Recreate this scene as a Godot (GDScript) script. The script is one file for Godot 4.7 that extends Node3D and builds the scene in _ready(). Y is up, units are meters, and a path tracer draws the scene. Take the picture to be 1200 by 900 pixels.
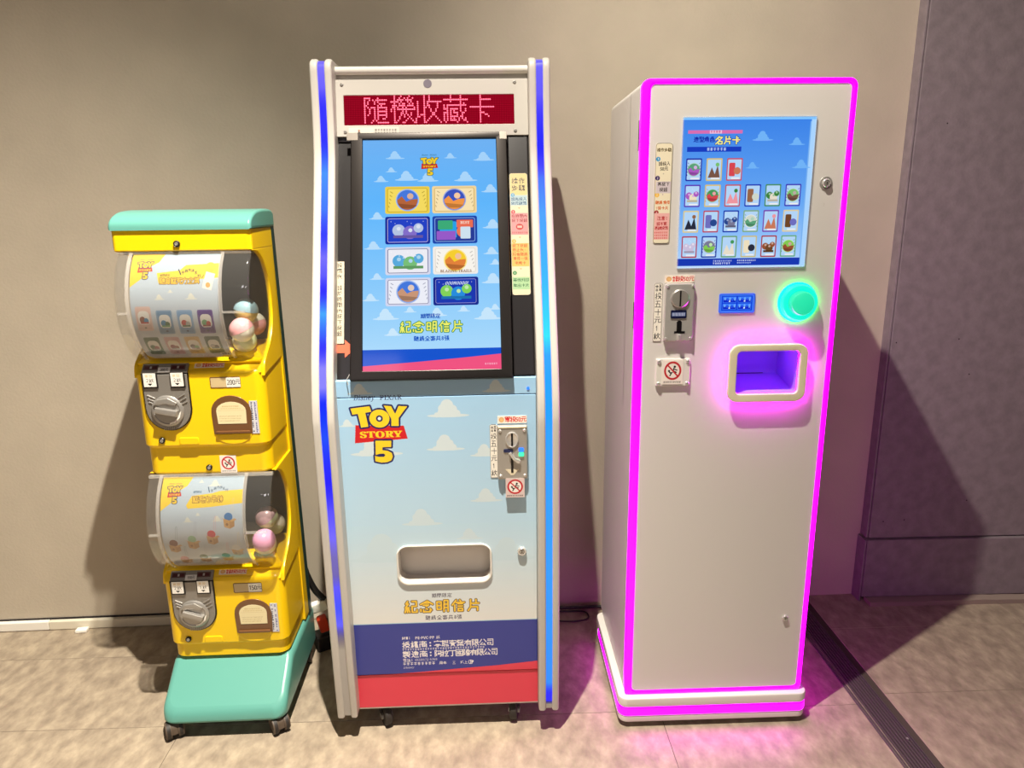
extends Node3D
# Three vending machines against a wall. Units are metres, y is up, the camera stands at x = z = 0.

# ------------------------------------------------------------------ mesh builder
class Shape:
	var p := PackedVector3Array()
	var t := PackedVector2Array()
	var has_uv := false

	func tri(a: Vector3, b: Vector3, c: Vector3) -> void:
		p.append(a); p.append(b); p.append(c)
		t.append(Vector2.ZERO); t.append(Vector2.ZERO); t.append(Vector2.ZERO)

	func tri_uv(a: Vector3, b: Vector3, c: Vector3, ua: Vector2, ub: Vector2, uc: Vector2) -> void:
		p.append(a); p.append(b); p.append(c)
		t.append(ua); t.append(ub); t.append(uc)
		has_uv = true

	func quad(a: Vector3, b: Vector3, c: Vector3, d: Vector3) -> void:
		tri(a, b, c); tri(a, c, d)

	# makes the triangles from «first» on face outwards (clockwise from outside), for a closed shape
	func orient(first: int) -> void:
		var vol := 0.0
		var o := p[first]
		for i in range(first, p.size(), 3):
			vol += (p[i] - o).dot((p[i + 1] - o).cross(p[i + 2] - o))
		if vol > 0.0:
			for i in range(first, p.size(), 3):
				var q := p[i + 1]; p[i + 1] = p[i + 2]; p[i + 2] = q
				var w := t[i + 1]; t[i + 1] = t[i + 2]; t[i + 2] = w

	# rings of equal length, joined in turn
	func loft(rings: Array, caps := true, closed := false) -> Shape:
		var first := p.size()
		var n: int = rings[0].size()
		var m := rings.size()
		for k in (m if closed else m - 1):
			var a: PackedVector3Array = rings[k]
			var b: PackedVector3Array = rings[(k + 1) % m]
			for i in n:
				var j := (i + 1) % n
				if a[i].distance_squared_to(a[j]) > 1e-14:
					tri(a[i], a[j], b[j])
				if b[i].distance_squared_to(b[j]) > 1e-14:
					tri(a[i], b[j], b[i])
		if caps and not closed:
			for e in [0, m - 1]:
				var r: PackedVector3Array = rings[e]
				if r[0].distance_squared_to(r[1]) < 1e-14: continue
				var c := Vector3.ZERO
				for q in r: c += q
				c /= n
				for i in n:
					if e == 0: tri(c, r[(i + 1) % n], r[i])
					else: tri(c, r[i], r[(i + 1) % n])
		orient(first)
		return self

	# a flat outline swept along an axis ("x": points are (z, y); "y": (x, z); "z": (x, y)), its end edges rounded by «bevel»
	func prism(poly: PackedVector2Array, lo: float, hi: float, axis := "z", bevel := 0.0, steps := 2, both := true) -> Shape:
		var first := p.size()
		var rings := []
		if bevel <= 0.0:
			rings = [[0.0, lo], [0.0, hi]]
		else:
			if both:
				for k in steps + 1:
					var a := PI / 2 * k / steps
					rings.append([bevel * (1.0 - sin(a)), lo + bevel * (1.0 - cos(a))])
			else:
				rings.append([0.0, lo])
			for k in steps + 1:
				var a := PI / 2 * k / steps
				rings.append([bevel * (1.0 - cos(a)), hi - bevel * (1.0 - sin(a))])
		var out := []
		for r in rings:
			out.append(lift(inset(poly, r[0]), r[1], axis))
		loft(out, false)
		for e in [0, out.size() - 1]:
			var flat := inset(poly, rings[e][0])
			var idx := Geometry2D.triangulate_polygon(flat)
			if idx.is_empty():
				for i in range(1, flat.size() - 1): idx.append_array(PackedInt32Array([0, i, i + 1]))
			var r: PackedVector3Array = out[e]
			for i in range(0, idx.size(), 3):
				if (e == 0) != (axis == "x"): tri(r[idx[i]], r[idx[i + 1]], r[idx[i + 2]])
				else: tri(r[idx[i]], r[idx[i + 2]], r[idx[i + 1]])
		fix_caps(first, out)
		return self

	func fix_caps(first: int, out: Array) -> void:
		# the caps follow the direction in which the ends face
		var n: int = out[0].size()
		var c0 := Vector3.ZERO
		for q in out[0]: c0 += q / n
		var c1 := Vector3.ZERO
		for q in out[-1]: c1 += q / n
		var ax := (c1 - c0).normalized()
		var vol := 0.0
		var side_n := 0
		for i in range(first, p.size(), 3):
			var nn := (p[i + 2] - p[i]).cross(p[i + 1] - p[i])
			var cen := (p[i] + p[i + 1] + p[i + 2]) / 3.0
			if nn.length() > 0 and absf(nn.normalized().dot(ax)) > 0.999:
				var near_end := minf(absf((cen - c1).dot(ax)), absf((cen - c0).dot(ax)))
				if near_end < 1e-6:
					var at_hi := absf((cen - c1).dot(ax)) < absf((cen - c0).dot(ax))
					if (nn.dot(ax) > 0) != at_hi:
						var q := p[i + 1]; p[i + 1] = p[i + 2]; p[i + 2] = q

	static func lift(poly: PackedVector2Array, h: float, axis: String) -> PackedVector3Array:
		var r := PackedVector3Array()
		for q in poly:
			if axis == "x": r.append(Vector3(h, q.y, q.x))
			elif axis == "y": r.append(Vector3(q.x, h, q.y))
			else: r.append(Vector3(q.x, q.y, h))
		return r

	# the outline moved inwards by d, corner by corner
	static func inset(poly: PackedVector2Array, d: float) -> PackedVector2Array:
		if absf(d) < 1e-9: return poly
		var area := 0.0
		var n := poly.size()
		for i in n: area += poly[i].cross(poly[(i + 1) % n])
		var s := 1.0 if area > 0 else -1.0
		var r := PackedVector2Array()
		for i in n:
			var a := (poly[i] - poly[(i + n - 1) % n]).normalized()
			var b := (poly[(i + 1) % n] - poly[i]).normalized()
			var na := Vector2(-a.y, a.x) * s
			var nb := Vector2(-b.y, b.x) * s
			var m := na + nb
			var k := m.length_squared()
			r.append(poly[i] + (m * (2.0 * d / k) if k > 0.4 else na * d))
		return r

	func box(a: Vector3, b: Vector3, bevel := 0.0) -> Shape:
		var r := PackedVector2Array([Vector2(a.x, a.y), Vector2(b.x, a.y), Vector2(b.x, b.y), Vector2(a.x, b.y)])
		if bevel > 0.0:
			r = Shape.rounded(a.x, a.y, b.x, b.y, bevel, 2)
		return prism(r, a.z, b.z, "z", bevel, 2)

	static func rounded(x0: float, y0: float, x1: float, y1: float, r: float, n := 4) -> PackedVector2Array:
		var o := PackedVector2Array()
		r = maxf(r, 1e-5)
		for k in 4:
			var c := Vector2(x1 - r if k == 0 or k == 3 else x0 + r, y1 - r if k < 2 else y0 + r)
			for i in n + 1:
				var a := PI / 2 * (k + float(i) / n)
				o.append(c + Vector2(cos(a), sin(a)) * r)
		return o

	static func circle(c: Vector2, r: float, n := 24) -> PackedVector2Array:
		var o := PackedVector2Array()
		for i in n: o.append(c + Vector2.from_angle(TAU * i / n) * r)
		return o

	# a frame between two outlines of equal length
	func frame(outer: PackedVector2Array, inner: PackedVector2Array, z0: float, z1: float, b := 0.0015, axis := "z") -> Shape:
		var r := []
		r.append(lift(outer, z0, axis)); r.append(lift(outer, z1 - b, axis))
		r.append(lift(inset(outer, b * 0.3), z1 - b * 0.3, axis)); r.append(lift(inset(outer, b), z1, axis))
		r.append(lift(inset(inner, -b), z1, axis)); r.append(lift(inset(inner, -b * 0.3), z1 - b * 0.3, axis))
		r.append(lift(inner, z1 - b, axis)); r.append(lift(inner, z0, axis))
		return loft(r, false, true)

	# profile of (radius, height) turned about an axis through c
	func lathe(c: Vector3, profile: Array, axis := "z", n := 28) -> Shape:
		var rings := []
		for q in profile:
			var r := PackedVector3Array()
			for i in n:
				var a := TAU * i / n
				var u := cos(a) * float(q[0])
				var v := sin(a) * float(q[0])
				if axis == "x": r.append(c + Vector3(q[1], v, u))
				elif axis == "y": r.append(c + Vector3(u, q[1], v))
				else: r.append(c + Vector3(u, v, q[1]))
			rings.append(r)
		return loft(rings, true)

	func tube(path: PackedVector3Array, r: float, n := 10) -> Shape:
		var rings := []
		var up := Vector3(0.31, 0.9, 0.2).normalized()
		for k in path.size():
			var d := (path[mini(k + 1, path.size() - 1)] - path[maxi(k - 1, 0)]).normalized()
			var s := d.cross(up).normalized()
			if s.length() < 0.1: s = d.cross(Vector3.RIGHT).normalized()
			up = s.cross(d).normalized()
			var ring := PackedVector3Array()
			for i in n:
				var a := TAU * i / n
				ring.append(path[k] + (s * cos(a) + up * sin(a)) * r)
			rings.append(ring)
		return loft(rings, true)

	func ball(c: Vector3, r: Vector3, n := 20) -> Shape:
		var rings := []
		var m := n / 2
		for k in m + 1:
			var a := PI * k / m
			var ring := PackedVector3Array()
			for i in n:
				var b := TAU * i / n
				ring.append(c + Vector3(sin(a) * cos(b) * r.x, cos(a) * r.y, sin(a) * sin(b) * r.z))
			rings.append(ring)
		return loft(rings, false)

	func turned(m: Transform3D, first := 0) -> Shape:
		for i in range(first, p.size()): p[i] = m * p[i]
		return self

	# u and v from x and y over a rectangle (v runs downwards)
	func print_on(x0: float, y0: float, x1: float, y1: float) -> Shape:
		for i in p.size():
			t[i] = Vector2(clampf((p[i].x - x0) / (x1 - x0), 0.002, 0.998), clampf((y1 - p[i].y) / (y1 - y0), 0.002, 0.998))
		has_uv = true
		return self

	func mesh(deg := 35.0) -> ArrayMesh:
		var nf := p.size() / 3
		var face := PackedVector3Array()
		var at := {}
		for f in nf:
			var n := (p[f * 3 + 2] - p[f * 3]).cross(p[f * 3 + 1] - p[f * 3])
			face.append(n)
			for k in 3:
				var key := Vector3i((p[f * 3 + k] * 50000.0).round())
				if at.has(key): at[key].append(f)
				else: at[key] = [f]
		var cosine := cos(deg_to_rad(deg))
		var normals := PackedVector3Array()
		normals.resize(p.size())
		var unit := PackedVector3Array()
		for n in face: unit.append(n.normalized())
		for f in nf:
			for k in 3:
				var key := Vector3i((p[f * 3 + k] * 50000.0).round())
				var s := Vector3.ZERO
				for g in at[key]:
					if unit[g].dot(unit[f]) > cosine: s += face[g]
				normals[f * 3 + k] = s.normalized() if s.length() > 0 else Vector3.UP
		var a := []
		a.resize(Mesh.ARRAY_MAX)
		a[Mesh.ARRAY_VERTEX] = p
		a[Mesh.ARRAY_NORMAL] = normals
		if has_uv: a[Mesh.ARRAY_TEX_UV] = t
		var am := ArrayMesh.new()
		am.add_surface_from_arrays(Mesh.PRIMITIVE_TRIANGLES, a)
		return am


# ------------------------------------------------------------------ a sheet to print on
class Sheet:
	var im: Image
	var w: int
	var h: int

	func _init(width: int, height: int, c: Color) -> void:
		w = width; h = height
		im = Image.create(w, h, false, Image.FORMAT_RGB8)
		im.fill(c)

	func poly(q: PackedVector2Array, c: Color) -> void:
		var lo := INF
		var hi := -INF
		for v in q:
			lo = minf(lo, v.y); hi = maxf(hi, v.y)
		var n := q.size()
		for y in range(maxi(0, int(ceil(lo - 0.5))), mini(h - 1, int(floor(hi - 0.5))) + 1):
			var yy := y + 0.5
			var xs := PackedFloat32Array()
			for i in n:
				var a := q[i]
				var b := q[(i + 1) % n]
				if (a.y <= yy) != (b.y <= yy):
					xs.append(a.x + (b.x - a.x) * (yy - a.y) / (b.y - a.y))
			xs.sort()
			for i in range(0, xs.size() - 1, 2):
				var x0 := int(ceil(xs[i] - 0.5))
				var x1 := int(ceil(xs[i + 1] - 0.5))
				if x1 > x0: im.fill_rect(Rect2i(x0, y, x1 - x0, 1), c)

	func rect(x0: float, y0: float, x1: float, y1: float, c: Color) -> void:
		im.fill_rect(Rect2i(int(round(x0)), int(round(y0)), int(round(x1)) - int(round(x0)), int(round(y1)) - int(round(y0))), c)

	func rrect(x0: float, y0: float, x1: float, y1: float, r: float, c: Color) -> void:
		poly(Shape.rounded(x0, y0, x1, y1, r, 5), c)

	func disc(c: Vector2, r: float, col: Color, ry := -1.0) -> void:
		var o := PackedVector2Array()
		for i in 26:
			var a := TAU * i / 26
			o.append(c + Vector2(cos(a) * r, sin(a) * (r if ry < 0 else ry)))
		poly(o, col)

	func line(q: PackedVector2Array, wide: float, c: Color, closed := false) -> void:
		var n := q.size()
		for i in (n if closed else n - 1):
			var a := q[i]
			var b := q[(i + 1) % n]
			var d := (b - a).normalized().orthogonal() * wide / 2
			poly(PackedVector2Array([a + d, b + d, b - d, a - d]), c)
		if wide > 2.4:
			for v in q: disc(v, wide / 2, c)

	func fade(y0: int, y1: int, a: Color, b: Color) -> void:
		for y in range(y0, y1):
			im.fill_rect(Rect2i(0, y, w, 1), a.lerp(b, float(y - y0) / (y1 - y0)))

	# Latin letters and figures, fitted into a box
	func latin(s: String, x0: float, y0: float, x1: float, y1: float, c: Color, font: Font, slant := 0.0, bold := 0.0) -> void:
		var m := TextMesh.new()
		m.text = s; m.font = font; m.font_size = 64; m.depth = 0.0; m.pixel_size = 1.0; m.curve_step = 1.0
		var v: PackedVector3Array = m.get_mesh_arrays()[Mesh.ARRAY_VERTEX]
		var ix = m.get_mesh_arrays()[Mesh.ARRAY_INDEX]
		var lo := Vector2(INF, INF)
		var hi := -lo
		for q in v:
			lo = lo.min(Vector2(q.x, q.y)); hi = hi.max(Vector2(q.x, q.y))
		var f := PackedVector2Array()
		for q in v:
			var k := (q.y - lo.y) / maxf(hi.y - lo.y, 1e-3)
			f.append(Vector2(lerpf(x0, x1, (q.x - lo.x) / maxf(hi.x - lo.x, 1e-3)) + slant * k, lerpf(y1, y0, k)))
		var count: int = ix.size() if ix != null else f.size()
		for i in range(0, count, 3):
			var a := f[ix[i] if ix != null else i]
			var b := f[ix[i + 1] if ix != null else i + 1]
			var d := f[ix[i + 2] if ix != null else i + 2]
			poly(PackedVector2Array([a, b, d]), c)
			if bold > 0.0:
				poly(PackedVector2Array([a + Vector2(bold, 0), b + Vector2(bold, 0), d + Vector2(bold, 0)]), c)

	# Chinese characters drawn stroke by stroke
	func strokes(ch: String, box: Rect2, into: Array, glyphs: Dictionary) -> void:
		if not glyphs.has(ch):
			return
		for tok in glyphs[ch].split(" ", false):
			var first: String = tok[0]
			if first == "r":
				var r := PackedVector2Array()
				var a := at(tok[1], tok[2], box)
				var b := at(tok[3], tok[4], box)
				into.append(PackedVector2Array([a, Vector2(b.x, a.y), b, Vector2(a.x, b.y), a]))
			elif first.is_valid_int():
				var q := PackedVector2Array()
				for i in range(0, tok.length() - 1, 2): q.append(at(tok[i], tok[i + 1], box))
				into.append(q)
			else:
				var a := at(tok[1], tok[2], box)
				var b := at(tok[3], tok[4], box)
				strokes(first, Rect2(a, b - a), into, glyphs)

	func at(a: String, b: String, box: Rect2) -> Vector2:
		return box.position + Vector2(float(a) / 9.0 * box.size.x, float(b) / 9.0 * box.size.y)

	# a run of characters; x, y is the top left corner, size the height of a character; digits and Latin letters in between are set in «font»
	func han(s: String, x: float, y: float, size: float, wide: float, c: Color, glyphs: Dictionary, font: Font, step := 1.06, down := false, edge := 0.0, edge_col := Color.BLACK) -> void:
		for pass_no in 2:
			if pass_no == 0 and edge <= 0.0: continue
			var px := x
			var py := y
			for ch in s:
				var narrow := false
				if ch == " ":
					px += 0 if down else int(size * 0.5)
					py += size * 0.5 if down else 0.0
					continue
				if glyphs.has(ch):
					var list := []
					strokes(ch, Rect2(px + size * 0.05, py + size * 0.05, size * 0.88, size * 0.88), list, glyphs)
					for q in list: line(q, wide + (edge * 2 if pass_no == 0 else 0.0), edge_col if pass_no == 0 else c)
				else:
					narrow = true
					if ch == "," or ch == "、" or ch == "。" or ch == ".":
						disc(Vector2(px + size * 0.3, py + size * 0.55), maxf(wide, 1.5) * 0.8, c)
					elif ch == ":":
						disc(Vector2(px + size * 0.3, py + size * 0.3), wide, c)
						disc(Vector2(px + size * 0.3, py + size * 0.75), wide, c)
					else:
						var x0 := px + size * (0.28 if down else 0.04)
						latin(ch, x0, py + size * 0.12, x0 + size * (0.2 if ch == "1" else 0.44), py + size * 0.9, edge_col if pass_no == 0 else c, font)
				if down: py += size * step
				else: px += size * (0.6 if narrow else step)

	func cloud(x: float, y: float, s: float, c: Color) -> void:
		for q in [[0.0, -0.12, 0.17], [0.2, -0.42, 0.24], [0.03, -0.3, 0.17], [0.4, -0.26, 0.18], [0.56, -0.1, 0.14], [-0.2, -0.05, 0.1]]:
			disc(Vector2(x + q[0] * s, y + q[1] * s), q[2] * s, c)
		disc(Vector2(x + 0.24 * s, y - 0.02 * s), 0.8 * s, c, 0.07 * s)
		poly(PackedVector2Array([Vector2(x - 0.1 * s, y), Vector2(x, y - 0.3 * s), Vector2(x + 0.45 * s, y - 0.3 * s), Vector2(x + 0.62 * s, y)]), c)

	func texture() -> ImageTexture:
		return ImageTexture.create_from_image(im)


# ------------------------------------------------------------------ characters, stroke by stroke on a 10 by 10 grid; a part of a character is «its name and box»
var G := {
	"言": "4051 0292 2373 2575 r2779", "青": "1080 2272 0494 5054 2629 26767969 2777 2878", "月": "2019 208089 2383 2686",
	"日": "r1088 1484", "目": "r1088 1383 1686", "口": "r1288", "木": "0393 5059 5309 5398", "糸": "50226215 1575 4549 2609 6689",
	"金": "5004 5094 2474 1686 5459 2728 7768 0999", "阝": "1019 108044867847", "心": "0408 25297976 4354 7386", "門": "0009 004044 0242 0444 509099 5054 5292 5494",
	"辶": "1022 04242709 274999", "王": "1181 1585 0999 5159", "土": "1484 5059 0999", "隹": "3005 2329 5062 2383 2585 2787 2999 5359", "寸": "0393 707958 2546",
	"貝": "r2076 2272 2474 3619 6689", "八": "3009 6099", "又": "1282 8209 2299", "己": "10808414 14199997", "元": "2080 0393 332709 63689897", "五": "1080 4029 147479 0999",
	"十": "0494 5059", "攵": "4004 2292 7209 3499", "扌": "0393 505939 0795", "殳": "2024 20707393 158509 2599", "艮": "10707414 1272 1019 1949 4599 8566", "亻": "9004 5459",
	"片": "2026 2609 2383 6063 267679", "其": "0292 2027 7077 2373 2575 0797 3809 6899", "宀": "4051 0402 0292 9294", "今": "5005 5095 3363 266648",
	"有": "0292 5006 3339 338389 3575 3777", "幾": "20022304 70527354 0595 4078 7899 8669 3609", "弓": "10707313 13157579 7949", "長": "2025 2080 2272 2383 0595 2529 2948 8667 4599",
	"受": "8011 1223 4253 8263 0604 0494 9496 1777 7709 2799", "艹": "0494 3039 6069", "雚": "艹0092 r2246 r5276 隹1499", "商": "4051 0191 3143 7163 0409 049499 3546 r3678",
	"于": "2474 0696 545939", "耳": "0191 2028 7079 2373 2575 0897", "絲": "20022304 70527354 2629 7679 0698", "立": "4051 0292 2337 7357 0999", "丁": "0191 515939",
	"業": "3002 6002 1013 8073 0393 2435 7464 1585 0797 5559 4709 5799", "公": "3005 6094 4518 1878 6689", "司": "108089 8969 1262 r1558", "制": "2002 1262 0474 4048 1618 1666 6668 7077 909989",
	"衣": "4051 0292 4206 2629 2949 5399 8365", "告": "3013 1282 5054 0494 r2689", "可": "0191 818969 r1456", "或": "0292 r1445 0797 5178 7258", "示": "2171 0393 535939 2608 7698",
	"祭": "3004 2151 5115 6094 8155 示1599", "品": "r3062 r0446 r5496", "乍": "3004 1292 4249 4484 4787", "止": "5059 5484 2329 0999", "步": "4044 4272 1114 0494 5458 2527 8609",
	"馬": "1016 1080 1373 1686 868969 5056 0708 2728 4748", "取": "0151 1117 4149 1343 1545 0757 5292 9259 5399", "聚": "取0094 5459 2609 3669 8699 5599", "巾": "0208 029298 5059",
	"敝": "3035 1121 6151 0206 026266 1214 4244 攵5097", "彳": "8003 8305 5459", "寺": "1181 5003 0393 0595 747959 2738", "方": "4051 0292 3209 346478 7858", "女": "4017 1799 0393 7009",
	"丑": "108089 4019 1585 0999", "石": "0191 4106 r2589", "更": "0191 r2276 2474 5109 2699", "亭": "4051 0191 r2373 0604 0494 9496 2777 575939", "爿": "5059 1014 1454 5424 2609", "夕": "4003 308004 2354",
	"會": "5004 5094 3363 r1486 5456 r2799", "竹": "2003 1141 3153 6043 5191 7193", "列": "0151 2104 2343 4309 2445 7077 909989", "川": "7077 909989", "刑": "0050 0454 1019 4049 7076 909989",
	"牛": "2014 1282 0595 5059", "卑": "5031 r1175 1373 5105 0797 7579", "食": "5003 5093 3343 r2474 2679 2428 4699", "布": "0292 5006 3437 349497 5259", "加": "0252 525848 2209 r6288",
	"主": "4051 1282 2575 0999 5259", "車": "1181 r1366 1464 0797 5059", "才": "0393 606949 6307", "氏": "8011 1119 1938 1484 4499", "糹": "50226215 1575 4549 2609 6689", "豆": "1080 r2375 3659 0999",
	"請": "言0049 青5099", "投": "扌0039 殳4099", "枚": "木0039 攵4099", "限": "阝0039 艮4099", "紀": "糸0049 己5099", "念": "今0095 心0599", "明": "日0148 月5099", "信": "亻0039 言3099", "期": "其0059 月6099",
	"間": "門0099 日3669", "定": "宀0094 1484 5458 5686 2509 174999", "隨": "阝0039 有5097 辶3099", "機": "木0039 幾4099", "全": "5004 5094 2575 2777 0999 5559", "套": "0191 5004 5195 3337 3373 3575 0797 4719 1979 6688",
	"共": "1282 3026 7076 0696 3709 6799", "張": "弓0039 長4099", "授": "扌0039 受4099", "權": "木0039 雚4099", "宇": "宀0094 于0399", "聯": "耳0049 絲5099", "實": "宀0093 0494 r2255 貝1489", "製": "制0095 衣0599", "造": "告3096 辶0099",
	"阿": "阝0039 可4099", "拉": "扌0039 立4099", "國": "r0099 或1188", "際": "阝0039 祭4099", "操": "扌0039 品4095 木4599", "作": "亻0039 乍3099", "骤": "馬0049 聚5099", "驟": "馬0049 聚5099", "幣": "敝0096 巾2699", "後": "彳0039 40335363 7343 夕4399 5599",
	"於": "方0049 7044 7094 5657 6768", "時": "日0139 寺4099", "內": "0309 039399 5053 5327 5377", "按": "扌0039 宀4093 女4399", "鈕": "金0049 丑5099", "下": "0191 5159 5375", "先": "2014 1282 5055 0595 3609 6569 6999 9997",
	"入": "305053 5309 5399", "硬": "石0039 更4099", "在": "0292 4006 2429 4585 6469 3999", "停": "亻0039 亭3099", "將": "爿0049 夕5095 寸4599", "獲": "8013 2155 3539 艹4093 隹5096 又5699", "得": "彳0039 日4094 寸4599", "收": "1016 1643 4049 攵4099",
	"藏": "艹0093 0309 0393 r2467 6279 7499 2447", "卡": "5054 5272 0494 5459 5676", "等": "竹0094 寺0399", "待": "彳0039 寺4099", "印": "4011 1018 1444 1848 609097 6069 9777", "出": "5059 111585 8185 0609 0999 9996", "名": "4004 318109 3355 r3689",
	"型": "刑0095 土1599", "角": "4003 307052 1217 1709 128289 1484 1686 5259", "色": "4013 307052 138386 1686 1319 1999 9997 5356", "身": "5031 2127 217179 7959 2373 2575 0787 8709", "壓": "0009 0090 日1244 月1549 5292 7259 7399 土3699",
	"克": "0191 5004 r2365 3609 6569 6999 9997", "力": "0282 827959 4009", "牌": "片0049 卑4099", "吊": "r2072 0408 049498 5259", "飾": "食0049 布5099", "手": "7011 1383 0595 515939", "支": "0292 5004 1484 8409 2499", "架": "加0094 木0499", "系": "7012 糸1199",
	"的": "r0148 0444 6054 6292 9279 6475", "一": "0595", "三": "1181 2575 0999", "上": "4049 4484 0999", "不": "0191 5107 5159 5486", "回": "r0099 r3366", "再": "0191 2229 227279 0696 2474 5156", "要": "0090 r1274 3034 6064 女1499",
	"注": "1031 0424 0927 主3099", "意": "立0094 日2376 心0699", "連": "車3096 辶0099", "續": "糸0039 土5092 r4394 貝4499", "材": "木0049 才5099", "紙": "糸0049 氏5099", "電": "0090 r0292 5004 r2588 5499", "話": "言0049 7055 5393 7375 r5699",
	"以": "1016 1634 4151 8005 5509 8599", "年": "3005 1181 3375 3336 0696 5159", "用": "2009 208089 2383 2686 5059", "本": "0292 5059 5207 5297 2777", "人": "504309 4399", "大": "0393 505308 5399", "單": "r0042 r5092 r1375 1474 5359 0797", "需": "0191 5053 0292 2343 6383 0494 2629 268689 4648 6668 5466",
}

var sans: SystemFont
var sans_bold: SystemFont
var serif: SystemFont
var serif_bold: SystemFont
var M := {}


func face_font(called: String, weight: int) -> SystemFont:
	var f := SystemFont.new()
	f.font_names = PackedStringArray([called])
	f.font_weight = weight
	return f


# ------------------------------------------------------------------ materials
func mat(called: String, c: Color, rough := 0.5, metal := 0.0) -> StandardMaterial3D:
	var m := StandardMaterial3D.new()
	m.resource_name = called
	m.albedo_color = c
	m.roughness = rough
	m.metallic = metal
	M[called] = m
	return m


func printed(s: Sheet, rough := 0.45, tone := 1.0) -> StandardMaterial3D:
	var m := StandardMaterial3D.new()
	m.resource_name = "print"
	m.albedo_texture = s.texture()
	m.albedo_color = Color(tone, tone, tone)
	m.roughness = rough
	return m


func lit_print(s: Sheet, energy: float, base := 0.25, rough := 0.12) -> StandardMaterial3D:
	var m := StandardMaterial3D.new()
	m.resource_name = "lit_print"
	m.albedo_texture = s.texture()
	m.albedo_color = Color(base, base, base)
	m.roughness = rough
	m.emission_enabled = true
	m.emission_texture = m.albedo_texture
	m.emission_energy_multiplier = energy
	m.metallic_specular = 0.25
	return m


func glow(called: String, c: Color, energy: float, albedo := Color(0.8, 0.8, 0.8)) -> StandardMaterial3D:
	var m := mat(called, albedo, 0.35)
	m.emission_enabled = true
	m.emission = c
	m.emission_energy_multiplier = energy
	return m


func noise_texture(seed_no: int, freq: float, lo: Color, hi: Color, octaves := 5, mid := 0.5) -> NoiseTexture2D:
	var n := FastNoiseLite.new()
	n.seed = seed_no
	n.noise_type = FastNoiseLite.TYPE_SIMPLEX_SMOOTH
	n.frequency = freq
	n.fractal_octaves = octaves
	n.fractal_gain = 0.58 if octaves > 6 else 0.5
	var g := Gradient.new()
	g.set_color(0, lo); g.set_color(1, hi)
	g.add_point(mid, lo.lerp(hi, 0.5))
	var t := NoiseTexture2D.new()
	t.width = 1024; t.height = 1024
	t.seamless = true
	t.noise = n
	t.color_ramp = g
	return t


func gray_noise(seed_no: int, freq: float, octaves := 4) -> NoiseTexture2D:
	return noise_texture(seed_no, freq, Color.BLACK, Color.WHITE, octaves)


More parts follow.
